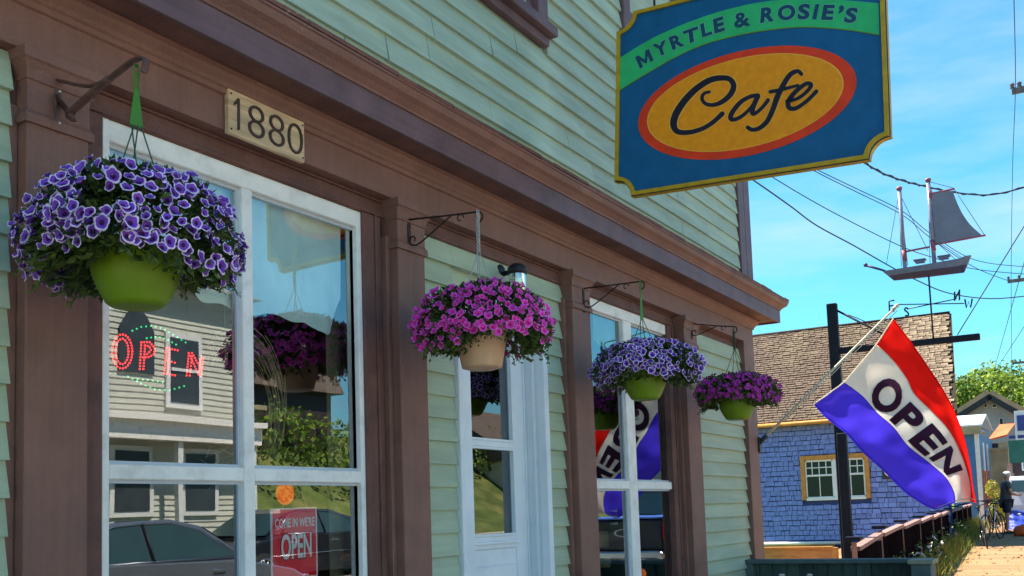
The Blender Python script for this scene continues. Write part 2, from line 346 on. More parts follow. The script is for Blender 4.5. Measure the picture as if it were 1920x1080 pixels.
M['shed'] = mat('blue_shed_boards', (.055,.17,.36), .6, .15, 2, .2)
M['oroof'] = mat('orange_roof', (.70,.14,.05), .7, .15, 2, .2)
M['tanwall'] = mat('tan_stucco', (.36,.30,.18), .85, .25, 2, .4)
M['gsign'] = mat('green_sign_board', (.02,.10,.075), .5, .15, 5, 0)
M['maroon'] = mat('maroon_board', (.05,.035,.033), .5, .3, 5, 0)
M['bluesign'] = mat('blue_sign_print', (.05,.07,.25), .4, .2, 5, 0)
M['rfence'] = mat('red_brown_plank', (.26,.085,.035), .7, .3, 8, .3, stretch=(3,3,.5), objvar=.25)
M['wire'] = mat('utility_wire', (.03,.035,.04), .6, .1, 5, 0)
M['upole'] = mat('utility_pole_wood', (.12,.11,.12), .8, .3, 6, .4)
M['hull_g'] = mat('grey_hull_paint', (.13,.15,.22), .5, .15, 20, .1)
M['hull_b'] = mat('navy_hull_paint', (.035,.04,.10), .5, .15, 20, .1)
M['sail'] = mat('grey_tin_sail', (.17,.18,.24), .5, .12, 6, .15, 30)
M['mast'] = mat('silver_mast', (.20,.20,.28), .4, .2, 20, .1)
M['mast_r'] = mat('dull_red_fitting', (.30,.07,.10), .5, .2, 20, .1)
M['skin'] = mat('skin', (.45,.26,.18), .6, .1, 10, 0)
M['shirt'] = mat('dark_grey_shirt', (.07,.075,.085), .85, .2, 10, .2)
M['shorts'] = mat('navy_shorts', (.025,.03,.05), .85, .2, 10, .2)
M['hat'] = mat('pale_cap', (.6,.6,.6), .7, .1, 10, 0)
M['rubber'] = mat('tyre_rubber', (.02,.02,.02), .8, .2, 10, .2)
M['chrome'] = mat('bright_metal', (.6,.62,.65), .25, .1, 10, 0, metal=1)
M['van'] = mat('white_van_paint', (.66,.72,.80), .3, .05, 2, 0, coat=.5)
M['tarp'] = mat('blue_tarp', (.03,.06,.42), .5, .2, 4, .4, 8)
M['opile'] = mat('orange_cloth', (.75,.12,.03), .7, .2, 6, .3, 15)
M['car_grey'] = mat('slate_car_paint', (.15,.165,.20), .25, .05, 3, 0, metal=.3, coat=1)
M['car_black'] = mat('black_car_paint', (.02,.022,.03), .25, .05, 3, 0, metal=.2, coat=1)
M['car_glass'] = mat('car_glass', (.03,.06,.06), .08, .1, 3, 0, spec=.8)
M['tail'] = mat('tail_light', (.5,.01,.01), .2, .1, 3, 0)
M['cream'] = mat('cream_clapboard', (.56,.54,.46), .7, .1, 3, .2, objvar=.06)
M['shadewin'] = mat('reflected_house_window', (.05,.06,.07), .15, .2, 3, 0)
M['oldroof'] = mat('brown_shingle_roof', (.12,.085,.07), .9, .25, 4, .4)
M['acrylic'] = glassmat('clear_acrylic', .05, (.93,.95,.96))
M['lantern_glass'] = glassmat('lantern_glass', .3, (.85,.87,.85), .1)
M['bluetop'] = mat('sky_blue_cover', (.10,.22,.70), .4, .1, 5, 0)  # sky reflected on the pickup's bed cover, put into its blue
M['mauve'] = mat('mauve_cloth', (.30,.16,.22), .8, .25, 10, .3)
M['stripe_w'] = mat('white_stripe', (.6,.65,.68), .6, .1, 5, 0)
M['s_pale'] = mat('sign_pale_outline', (.16,.50,.36), .5, .05, 12, 0)
M['pickup'] = mat('dark_pickup_paint', (.02,.022,.03), .3, .1, 3, 0, coat=.6)
M['stone'] = mat('path_pebble', (.36,.24,.12), .9, .25, 20, .2)
# ------------------------------------------------------------------ ground
def gz(x, y=0):
    """the street climbs gently away from the cafe"""
    return 0 if x < 9 else (.018*(x-9) if x < 45 else .648 + .03*(x-45) if x < 90 else 2.0 + .012*(x-90))
def sheet(name, xs, y0, y1, dz, m_, ny=1, fall=0):
    b = MB(); vs = []
    ys = [y0 + (y1-y0)*j/ny for j in range(ny+1)]
    for x in xs:
        for y in ys: vs.append((x, y, gz(x)+dz+(max(0, -4.2-y)*.045 if fall else 0)))
    n = ny+1
    b.add(vs, [(i*n+j, (i+1)*n+j, (i+1)*n+j+1, i*n+j+1) for i in range(len(xs)-1) for j in range(ny)])
    return structure(b.build(name, M[m_]))
XS = [-400, -60, -10, 0, 9, 14, 20, 28, 36, 45, 60, 90, 140, 260, 600]
sheet('ground', XS, -500, 500, -.06, 'grass')
sheet('road', XS, -12.6, -4.2, -.03, 'asphalt', fall=1)
sheet('pavement', [-60, -10, 0, 9, 9.4], -4.2, 0.0, 0.0, 'concrete')
sheet('sandy_path', [9.404, 14, 20, 28, 36, 45, 60, 90], -4.2, 3.5, 0.004, 'sand')
b = MB()
for i in range(len(XS)-3):
    a, c = XS[i+1], XS[i+2]
    if a > 80: break
    b.add([(a,-4.35,gz(a)-.1),(c,-4.35,gz(c)-.1),(c,-4.2,gz(c)-.1),(a,-4.2,gz(a)-.1),(a,-4.35,gz(a)+.03),(c,-4.35,gz(c)+.03),(c,-4.201,gz(c)+.03),(a,-4.201,gz(a)+.03)],
          [(0,1,5,4),(4,5,6,7),(1,2,6,5),(3,7,6,2)])
structure(b.build('kerb', M['concrete']))
sheet('far_pavement', [-60, -10, 0, 9, 14, 20, 28, 36], -15.0, -12.6, 0.05, 'concrete', fall=1)

# ------------------------------------------------------------------ the cafe building
E0 = EYE
cafe = thing('cafe_building', 'green clapboard cafe with brown wooden shopfront trim, cornice and two storeys', 'building', (0, 0, 0))
XL = -3.0                      # the facade goes on past the left edge of the photo
XR = 9.27                      # its far corner
def sweep(name, prof, m_, closed=True, xe=XR, dep=2.2, xs=XL):
    """prof: (out, z) around the section; runs along the front, turns the far corner"""
    b = MB(); vs = []; n = len(prof)
    nseg = 26
    stn = []
    for i in range(nseg): 
        x = xs + (xe-xs)*i/nseg
        jig = rnd.uniform(-.0016, .0016)
        stn.append([(x, -o+jig, z + jig*.8) for o, z in prof])
    stn.append([(xe+o, -o, z) for o, z in prof])
    stn.append([(xe+o, dep, z) for o, z in prof])
    for s_ in stn: vs += s_
    fs = []
    for k in range(len(stn)-1):
        for j in range(n if closed else n-1):
            fs.append((k*n+j, (k+1)*n+j, (k+1)*n+(j+1) % n, k*n+(j+1) % n))
    if closed: fs += [tuple(range(n)), tuple(range((len(stn)-1)*n, len(stn)*n))[::-1]]
    b.add(vs, fs)
    return b.build(name, m_, cafe)
# frieze beam, bed moulding, soffit, fascia, crown, drip cap
sweep('frieze', [(.0, E0+1.468), (.0, E0+1.61), (-.10, E0+1.61), (-.10, E0+1.468)], M['brown'])
sweep('bed_moulding', [(.001, E0+1.600), (.012, E0+1.604), (.014, E0+1.622), (.022, E0+1.628), (.030, E0+1.640), (.046, E0+1.655), (.050, E0+1.668), (.058, E0+1.672), (.058, E0+1.684), (-.05, E0+1.684), (-.05, E0+1.600)], M['brown'])
sweep('soffit', [(.188, E0+1.686), (-.1, E0+1.686), (-.1, E0+1.70), (.188, E0+1.70)], M['brown_dark'])
sweep('fascia', [(.19, E0+1.672), (.205, E0+1.672), (.205, E0+1.782), (.19, E0+1.782)], M['purple_brown'])
sweep('crown_moulding', [(.196, E0+1.784), (.212, E0+1.784), (.214, E0+1.795), (.220, E0+1.800), (.236, E0+1.815), (.258, E0+1.828), (.266, E0+1.842), (.268, E0+1.856), (.276, E0+1.859), (.276, E0+1.868), (.196, E0+1.872)], M['brown'])
b = MB()   # sloping shingled drip board, ragged at its top edge
xs_ = np.linspace(XL, XR+.27, 90)
for x0, x1 in zip(xs_[:-1], xs_[1:]):
    t = rnd.uniform(0, .008); w = x1-x0-.003
    b.obox(((x0+x1)/2, -.125, E0+1.918+t), (w/2, 0, 0), (0, .155, .0455), (0, -.002, .0075))
b.build('drip_roof', M['brown_dark'], cafe)
b = MB(); b.box((XR-.01, .035, E0+1.88), (XR+.27, 2.2, E0+1.9)); b.build('return_roof', M['brown_dark'], cafe)
# recessed lintel band with its own thin mouldings
b = MB(); b.bbox((XL, .072, E0+1.385), (9.0, .16, E0+1.55)); 
b.bbox((XL, .058, E0+1.455), (9.0, .074, E0+1.466), .002); b.bbox((XL, .062, E0+1.388), (9.0, .074, E0+1.402), .003)
b.build('lintel', M['brown_dark'], cafe)

# pilasters with flared capitals
PIL = [(1.935, 2.155), (3.825, 4.04), (5.60, 5.85), (7.49, 7.77), (8.985, 9.268)]
def loft_cap(x0, x1, yb, lv):
    """stack of rectangles: (z, overhang)"""
    b = MB(); vs = []
    for z, o in lv: vs += [(x0-o, yb, z), (x0-o, -.002-o, z), (x1+o, -.002-o, z), (x1+o, yb, z)]
    n = len(lv)
    b.add(vs, [(k*4+j, (k+1)*4+j, (k+1)*4+(j+1) % 4, k*4+(j+1) % 4) for k in range(n-1) for j in range(4)] + [(0,1,2,3), (n*4-4, n*4-1, n*4-2, n*4-3)])
    return b
for i, (x0, x1) in enumerate(PIL):
    b = MB(); b.bbox((x0, -.003, -.02), (x1, .09, E0+1.25), .004)
    if i < 4:
        b.bbox((x0-.001, .04, -.02), (x0-.03, .089, E0+1.3), .003)
    p = b.build('pilaster', M['brown'], cafe)
    zc = E0+1.25
    if i < 4:
        cb = loft_cap(x0, x1, .09, [(zc-.01, .012), (zc+.018, .012), (zc+.034, .002), (zc+.10, .001), (zc+.125, .004), (zc+.128, .010), (zc+.136, .010), (zc+.138, .006), (zc+.160, .012), (zc+.180, .024), (zc+.186, .032), (zc+.217, .034)])
    else:
        cb = loft_cap(x0, x1, .09, [(zc-.01, .0), (zc+.217, .0)])
    cb.build('capital', M['brown'], p)
    if i < 4:   # inner casing strips beside the pilaster
        b = MB()
        if i in (1, 3): b.bbox((x0-.165, .068, -.02), (x0-.032, .12, E0+1.386), .004); b.bbox((x0-.085, .060, -.02), (x0-.070, .068, E0+1.386), .002)
        if i in (0, 2): b.bbox((x1+.001, .068, -.02), (x1+(.112 if i == 0 else .062), .12, E0+1.386), .004)
        if i == 0: b.bbox((x0-.03, .05, -.02), (x0-.001, .09, E0+1.386), .003)
        c_ = b.build('casing', M['brown_dark'], p)
b = MB(); b.bbox((9.10, .0925, -.02), (9.268, 2.2, E0+1.6)); b.build('corner_side', M['brown'], cafe)

# clapboards: every board a wedge of its own
def board(x0, x1, z0, h, y, m_, jit=.0015, par=None):
    j = rnd.uniform(-jit, jit); d = .026 + rnd.uniform(-.004, .005); n = max(2, int((x1-x0)/.5))
    b = MB(); vs = []
    for i in range(n+1):
        x = x0 + (x1-x0)*i/n; e = j + rnd.uniform(-jit, jit)*.6
        vs += [(x, y-d, z0+e), (x, y-.004, z0+h+.012), (x, y+.008, z0+h+.012), (x, y+.008, z0+e)]
    fs = [(i*4+k, (i+1)*4+k, (i+1)*4+(k+1) % 4, i*4+(k+1) % 4) for i in range(n) for k in range(4)] + [(0,3,2,1)[::-1], (n*4, n*4+1, n*4+2, n*4+3)[::-1]]
    b.add(vs, fs); b.build('clapboard', m_, par or cafe)
z = E0+1.86; k = 0; EX = .125
W1 = (4.15, 5.36, E0+2.83, E0+4.3); W2 = (6.50, 7.75, E0+2.83, E0+4.3)
while z < E0+4.6:
    segs = [(XL, 8.945)]
    for w in (W1, W2):
        new = []
        for a, c in segs:
            if z+EX > w[2]+.005 and z < w[3]:
                if a < w[0]: new.append((a, min(c, w[0])))
                if c > w[1]: new.append((max(a, w[1]), c))
            else: new.append((a, c))
        segs = new
    for a, c in segs:
        cuts = [a]; 
        while c - cuts[-1] > 2.2: cuts.append(cuts[-1] + rnd.uniform(.9, 2.0))
        cuts.append(c)
        for p, q in zip(cuts[:-1], cuts[1:]): board(p+.0025, q-.0025, z, EX, 0.0, M['siding'], .003)
    z += EX; k += 1
b = MB(); b.box((XL, .01, E0+1.8), (9.2, .2, E0+4.7)); b.build('upper_wall', M['siding'], cafe)
b = MB(); b.bbox((8.945, -.035, E0+1.86), (9.10, .1, E0+4.7)); b.bbox((9.101, -.037, E0+1.86), (9.268, .12, E0+4.7)); b.build('corner_board', M['purple_brown'], cafe)
b = MB(); b.box((9.15, .121, E0+1.86), (9.26, 2.2, E0+4.7)); b.build('upper_side_wall', M['siding'], cafe)
b = MB(); b.box((XL, .2, E0+4.7), (9.4, 7, E0+4.9)); b.box((XL, -.35, E0+4.71), (9.5, .2, E0+4.85)); b.build('main_roof', M['oldroof'], cafe)
EXL = .113
def bay(x0, x1, y, ztop, zbot=0.0):
    z = ztop - EXL
    while z > zbot-.1: board(x0, x1, z, EXL, y, M['siding_low'], .001); z -= EXL
ZT = E0+1.385
bay(XL, 1.905, .05, E0+1.45)
DX0, DX1 = 4.385, 5.345      # outer edges of the door frame
DTOP = E0+1.16
bay(4.045, DX0-.002, .085, ZT); bay(DX1+.002, 5.60, .085, ZT); 
z = ZT-EXL
while z > DTOP: board(DX0, DX1, z, EXL, .085, M['siding_low'], .001); z -= EXL
bay(7.775, 8.985, .055, ZT)
for a, c in ((XL, 1.93), (4.0, DX0), (DX1, 5.6), (7.7, 9.2)):
    b = MB(); b.box((a, .1, 0), (c, .16, E0+1.5)); b.build('sheathing', M['siding_low'], cafe)
b = MB(); b.box((DX0, .1, DTOP), (DX1, .16, E0+1.5)); b.build('sheathing', M['siding_low'], cafe)

# shop windows
def pane(p, x0, x1, y, z0, z1, m_='glass'):
    b = MB(); b.add([(x0, y, z0), (x1, y, z0), (x1, y, z1), (x0, y, z1)], [(0,1,2,3)]); return b.build('pane', M[m_], p)
def shop_window(x0, x1, mx0, mx1, zt, zc0, zc1, fw, label):
    w = thing_part('shop_window', label)
    Y0, Y1 = .082, .15; zb = .55
    def fr(a, c, name='frame', m_='frame'): b = MB(); b.bbox(a, c, .004); return b.build(name, M[m_], w)
    fr((x0, Y0, zb), (x0+fw, Y1, zt)); fr((x1-fw-.012, Y0, zb), (x1, Y1, zt))
    fr((x0+fw, Y0+.001, zt-.075), (x1-fw, Y1, zt)); fr((x0+fw, Y0+.001, zb), (x1-fw, Y1, zb+.09))
    fr((mx0, Y0+.004, zb+.09), (mx1, Y1-.001, zt-.075), 'mullion')
    for a, c in ((x0+fw, mx0), (mx1, x1-fw)):
        fr((a, Y0+.006, zc0), (c, Y1-.002, zc1), 'crossbar')
        for q0, q1 in ((zb+.09, zc0), (zc1, zt-.075)):
            # thin dark glazing bead and its pane
            b = MB(); t = .012
            b.box((a, .108, q0), (a+t, .125, q1)); b.box((c-t, .108, q0), (c, .125, q1)); b.box((a+t, .108, q0), (c-t, .125, q0+t)); b.box((a+t, .108, q1-t), (c-t, .125, q1))
            b.build('glazing_bead', M['straw'] if False else M['ogrey'], w)
            pane(w, a, c, .118, q0, q1)
    return w
def thing_part(name, label=None):
    o = bpy.data.objects.new(name, None); C.objects.link(o); put(o, cafe)
    if label: o['label'] = label
    return o
def XY(px, Y, py=700): return P(px, py, Y=Y).x
x0 = XY(191, .082); x1 = XY(686, .082)
zc1 = P(430, 876, Y=.09).z; zc0 = P(430, 902, Y=.09).z
shop_window(x0, x1, XY(457, .086), XY(477, .086), E0+1.385, zc0, zc1, .032, 'large white shop window with four panes and an LED sign inside')
b = MB(); b.box((x0, .1, 0), (x1, .16, .55)); b.bbox((x0-.02, .05, .50), (x1+.02, .1, .56)); b.build('window_apron', M['brown'], cafe)
x0b = 5.915; x1b = XY(1262, .082)
zd1 = P(1190, 902, Y=.09).z; zd0 = P(1190, 917, Y=.09).z
shop_window(x0b, x1b, XY(1172, .086), XY(1187, .086), E0+1.385, zd0, zd1, .06, 'narrower white shop window with four panes beyond the door')
b = MB(); b.box((x0b, .1, 0), (x1b, .16, .55)); b.bbox((x0b-.02, .05, .50), (x1b+.02, .1, .56)); b.build('window_apron', M['brown'], cafe)

# door
dr = thing_part('cafe_door')
def dp(name, a, c, m_='frame_cool', r=.004): b = MB(); b.bbox(a, c, r); return b.build(name, M[m_], dr)
LY = .18; lx0 = XY(859, LY); lx1 = XY(979, LY)
dp('door_frame', (DX0, .045, 0), (DX0+.035, .10, DTOP)); dp('door_frame', (DX1-.05, .045, 0), (DX1, .10, DTOP)); dp('door_frame', (DX0+.035, .046, DTOP-.06), (DX1-.05, .10, DTOP))
dp('door_jamb', (DX1-.045, .101, 0), (DX1-.02, LY+.05, DTOP)); dp('door_jamb', (DX1-.062, .115, 0), (DX1-.046, .128, DTOP-.06), r=.002); dp('door_jamb', (DX0+.03, .101, 0), (lx0-.002, LY+.05, DTOP)); dp('door_jamb', (lx1+.003, LY-.004, 0), (DX1-.046, LY+.05, DTOP))
g0 = XY(866, LY); g1 = XY(959, LY)
zr1 = P(915, 826, Y=LY).z; zr0 = P(915, 838, Y=LY).z; zb_ = P(915, 1006, Y=LY).z; ztp = DTOP-.14
dp('stile', (lx0, LY, 0.02), (g0, LY+.04, DTOP-.06)); dp('stile', (g1, LY, 0.02), (lx1, LY+.04, DTOP-.06))
dp('rail', (g0, LY+.001, ztp), (g1, LY+.039, DTOP-.06)); dp('rail', (g0, LY-.004, zr0), (g1, LY+.039, zr1)); dp('kick_panel', (g0, LY+.006, .02), (g1, LY+.036, zb_-.07))
dp('rail', (g0, LY-.001, zb_-.07), (g1, LY+.039, zb_)); dp('ledge', (g0-.012, LY-.014, zb_-.045), (g1+.012, LY-.002, zb_-.028), r=.003)
for za, zc in ((zb_, zr0), (zr1, ztp)):
    b = MB(); t = .012
    b.box((g0, LY-.006, za), (g0+t, LY+.02, zc)); b.box((g1-t*1.6, LY-.006, za), (g1, LY+.02, zc)); b.box((g0+t, LY-.006, za), (g1-t*1.6, LY+.02, za+t)); b.box((g0+t, LY-.006, zc-t), (g1-t*1.6, LY+.02, zc))
    b.build('glazing_bead', M['frame_cool'], dr)
    pane(dr, g0+t, g1-t*1.6, LY+.018, za+t, zc-t, 'glass_door')
dp('panel_moulding', (g0+.02, LY-.004, .25), (g1-.02, LY+.004, zb_-.16), r=.003)
h = P(880, 1058, Y=LY-.01)
b = MB(); b.sphere((h.x, LY-.03, h.z), .018); b.tube([(h.x, LY, h.z), (h.x, LY-.03, h.z)], .008); b.bbox((h.x-.012, LY-.006, h.z-.06), (h.x+.012, LY, h.z+.05)); b.build('handle', M['black'], dr)
q = P(873, 855, Y=LY+.012)
b = MB(); b.box((q.x-.012, LY+.010, q.z-.045), (q.x+.022, LY+.013, q.z+.035)); b.build('notice', M['white'], dr)

# upper windows
for (a, c, z0, z1), lab in ((W1, 'dark-framed upper window over the door bay, seen from below'), (W2, 'upper window behind the hanging cafe sign, sky in its glass')):
    w = thing_part('upper_window', lab)
    def up(name, p, q_, m_='purple_brown'): b = MB(); b.bbox(p, q_, .005); return b.build(name, M[m_], w)
    up('sill', (a-.04, -.10, z0-.005), (c+.0, .05, z0+.055)); up('apron', (a, -.05, z0-.06), (c-.02, .0, z0-.006))
    up('side_casing', (a, -.045, z0+.056), (a+.12, .05, z1)); up('side_casing', (c-.135, -.045, z0+.056), (c-.015, .05, z1)); up('head', (a, -.05, z1), (c, .05, z1+.12))
    up('edge_strip', (c-.0145, -.03, z0+.056), (c+.0, .03, z1), 'white')
    up('sash', (a+.12, -.005, z0+.056), (c-.135, .03, z0+.13)); up('sash', (a+.12, -.005, z0+.70), (c-.135, .03, z0+.75)); up('sash', (a+.12, .0, z0+.13), (a+.17, .03, z1)); up('sash', (c-.185, .0, z0+.13), (c-.135, .03, z1))
    pane(w, a+.17, c-.185, .012, z0+.13, z1)
    b = MB(); b.box((a+.1, .02, z0), (c-.1, .022, z1)); 
# dim rooms behind the glass
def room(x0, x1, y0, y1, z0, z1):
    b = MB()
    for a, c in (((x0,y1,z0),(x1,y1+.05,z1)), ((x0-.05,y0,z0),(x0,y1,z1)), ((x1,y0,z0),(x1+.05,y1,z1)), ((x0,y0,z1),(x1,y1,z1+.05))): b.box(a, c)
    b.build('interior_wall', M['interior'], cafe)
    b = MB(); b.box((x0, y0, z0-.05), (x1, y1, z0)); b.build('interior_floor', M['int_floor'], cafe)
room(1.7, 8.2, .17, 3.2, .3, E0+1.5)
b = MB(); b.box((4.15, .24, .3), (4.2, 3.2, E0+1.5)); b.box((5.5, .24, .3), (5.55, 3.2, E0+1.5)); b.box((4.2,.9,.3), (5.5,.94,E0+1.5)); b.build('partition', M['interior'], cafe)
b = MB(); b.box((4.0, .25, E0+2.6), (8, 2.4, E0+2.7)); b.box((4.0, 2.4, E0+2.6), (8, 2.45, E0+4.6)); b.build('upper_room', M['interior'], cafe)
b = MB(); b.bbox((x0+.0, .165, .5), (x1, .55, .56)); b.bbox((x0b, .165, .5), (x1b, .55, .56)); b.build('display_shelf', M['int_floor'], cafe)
# ------------------------------------------------------------------ number plaque
pl = thing('number_plaque', 'weathered wooden plaque with the carved number 1880 on the brown frieze', 'plaque', P(497, 300, Y=-.02))
a0, a1 = P(427, 200, Y=-.02), P(570, 270, Y=-.02); zt = P(427, 166, Y=-.02).z; zbt = P(427, 249, Y=-.02).z
zt2 = P(569, 229, Y=-.02).z; zb2 = P(571, 305, Y=-.02).z
zt = (zt+zt2)/2; zbt = (zbt+zb2)/2
b = MB(); b.bbox((a0.x, -.024, zbt), (a1.x, -.001, zt), .003); b.build('board', M['plaque'], pl)
W_ = a1.x-a0.x; H_ = zt-zbt
for ch, u0, u1, v0, v1 in (('1', .055, .18, .13, .85), ('8', .235, .445, .12, .86), ('8', .50, .71, .12, .86), ('0', .755, .965, .12, .86)):
    b = MB(); ONE = [(.30,0),(.52,0),(.60,.06),(.60,1),(.42,1),(.05,.80),(.05,.72),(.40,.84),(.40,.04)]
    if ch == '1': b.prism([(a0.x+W_*(u0+(u1-u0)*u), -.0235, zbt+H_*(v0+(v1-v0)*v)) for u, v in ONE], (0, -.005, 0))
    else: text_fit(b, ch, lambda u, v, w, u0=u0, u1=u1, v0=v0, v1=v1: (a0.x+W_*(u0+(u1-u0)*u), -.026-w, zbt+H_*(v0+(v1-v0)*v)), bold=-.018, extrude=.003)
    b.build('numeral', M['numeral'], pl)
for px_, pz in ((.03, .1), (.97, .1), (.03, .9), (.97, .9)):
    b = MB(); b.sphere((a0.x+W_*px_, -.025, zbt+H_*pz), .004); b.build('nail', M['iron'], pl)

# ------------------------------------------------------------------ plant brackets and hanging baskets
HOOKY = -.42
def bracket(px, ytop, ybot, hx, hy, label, style, mat_):
    x = P(px, ytop, Y=-.004).x
    zt = P(px, ytop, Y=-.004).z; zb = P(px, ybot, Y=-.004).z
    hk = P(hx, hy, Y=HOOKY)
    x2 = hk.x
    t = thing('plant_bracket', label, 'bracket', (x, 0, zt), 'iron plant brackets on the pilasters')
    b = MB(); b.bbox((x-.012, -.009, zb), (x+.012, -.0035, zt+.01), .002); b.build('wall_plate', mat_, t)
    for zz in (zt-.035, zb+.03):
        b = MB(); b.sphere((x+.002, -.011, zz), .0055 if style else .003); b.build('screw', M['steel'] if style else mat_, t)
    r = .0105 if style else .0045
    fl = .5 if style else 1
    if style:   # curved flat-bar arm over a diagonal brace ending in a curl
        arm = spline([(x, -.01, zt), (x+(x2-x)*.5, HOOKY*.5, hk.z-.005), (x2, HOOKY*.94, hk.z+.02), (x2, HOOKY*1.06, hk.z+.008), (x2, HOOKY*1.04, hk.z-.028)], 6)
        b = MB(); b.tube(arm, r*1.3, 8, flat=.4); b.build('arm', mat_, t)
        dz = zb+.045
        br = [(x+(x2-x)*.66, HOOKY*.66, hk.z-.0), (x+(x2-x)*.4, HOOKY*.4, (hk.z+dz)/2-.0), (x, -.06, dz+.0)]
        for k in range(1, 13):
            w = -pi/2 + k*.45; rr = .052*(1-k*.04); br.append((x, -.05 - rr*cos(w+pi/2)*.9 + .012, dz+.03+rr*sin(w)))
        b = MB(); b.tube(spline(br, 3), r*1.5, 8, flat=.5); b.build('brace', mat_, t)
    else:
        b = MB(); b.tube([(x, -.008, zt), (x+(x2-x)*.55, HOOKY*.55, zt+(hk.z-zt)*.6), (x2, HOOKY*.96, hk.z)] + [(x2, HOOKY*.96-.024*sin(w), hk.z-.024+.024*cos(w)) for w in (.6, 1.2, 1.8, 2.4, 3.0)], r); b.build('arm', mat_, t)
        dz = zb+.04
        pts = [(x+(x2-x)*.62, HOOKY*.62, zt+(hk.z-zt)*.62), (x+.0, -.07, dz-.005), (x, -.03, dz-.01)]
        for k in range(1, 14):
            w = k*.42; rr = .026*(1-k*.05); pts.append((x, -.028 + rr*sin(w)*.9, dz+.014-rr*cos(w)))
        b = MB(); b.tube(spline(pts, 3), r*.9); b.build('brace', mat_, t)
        c0 = Vector((x+(x2-x)*.72, HOOKY*.72, zt+(hk.z-zt)*.72-.024))
        b = MB(); b.tube([c0+Vector((0, -.02*cos(k*.5)*(1-k*.05), .02*sin(k*.5)*(1-k*.05)+.003)) for k in range(11)], r*.7); b.build('curl', mat_, t)
    return Vector((x2, HOOKY, hk.z))
hk1 = bracket(108, 152, 249, 262, 122, 'heavy brown curved bracket carrying the green-pot basket nearest the camera', 1, M['iron_brown'])
hk2 = bracket(766, 412, 472, 902, 396, 'thin rusty bracket on the pilaster left of the door carrying the tan-pot basket', 0, M['iron'])
hk3 = bracket(1093, 541, 585, 1206, 527, 'thin black bracket on the pilaster right of the door, lilac basket below', 0, M['iron'])
hk4 = bracket(1296, 607, 636, 1380, 612, 'smallest thin bracket, on the pilaster next to the far corner post', 0, M['iron'])

def flower_mesh(name, mats, r=.031, lob=5, rnd_=rnd, squash=1):
    b = MB(); n = lob*4; vs = []; rings = [(0.10, -.55), (.32, -.22), (.58, -.03), (.76, .02), (1.0, .0)]
    ph = rnd_.uniform(0, 6.28); amp = [rnd_.uniform(.85, 1.12) for _ in range(lob)]
    for q, (rr, z) in enumerate(rings):
        for j in range(n):
            w = 2*pi*j/n; l = 1 - (.17*(q/4)**2)*(1-abs(cos(lob*w/2 )))*1.2
            a = amp[int(j/4) % lob]; a2 = amp[int((j+2)/4) % lob]
            R_ = r*rr*(l*(1+((a+a2)/2-1)*q/4))
            zz = r*(z + (.10*sin(w*lob+1)*(q/4)**2) + (.12*sin(w*2+ph))*(q/4)**2)
            vs.append((R_*cos(w), R_*sin(w)*squash, zz))
    F = []; mi = []
    for q in range(4):
        for j in range(n): F.append((q*n+j, q*n+(j+1) % n, (q+1)*n+(j+1) % n, (q+1)*n+j)); mi.append([0, 1, 1, 2][q] if q else 0)
    b.v = vs; b.f = F + [tuple(range(n))[::-1]]; b.mi = mi + [0]; b.sm = [True]*len(b.f)
    # tube behind the flower
    b.add([(r*.10*cos(w), r*.10*sin(w), -r*.55) for w in (0, 1.57, 3.14, 4.71)] + [(r*.05*cos(w), r*.05*sin(w), -r*1.3) for w in (0, 1.57, 3.14, 4.71)], [(0,1,5,4),(1,2,6,5),(2,3,7,6),(3,0,4,7)], 0)
    return b.mesh(name, mats)
FL = {}
for kind, mats in (('pu', ['pu_c', 'pu_m', 'pu_r']), ('pk', ['pk_c', 'pk_m', 'pk_r']), ('dk', ['dk_c', 'dk_m', 'dk_r'])):
    FL[kind] = [flower_mesh('flower', [M[k] for k in mats], .0208, 5, random.Random(i+3), sq) for i, sq in enumerate((1, .92, 1.0, .8))]

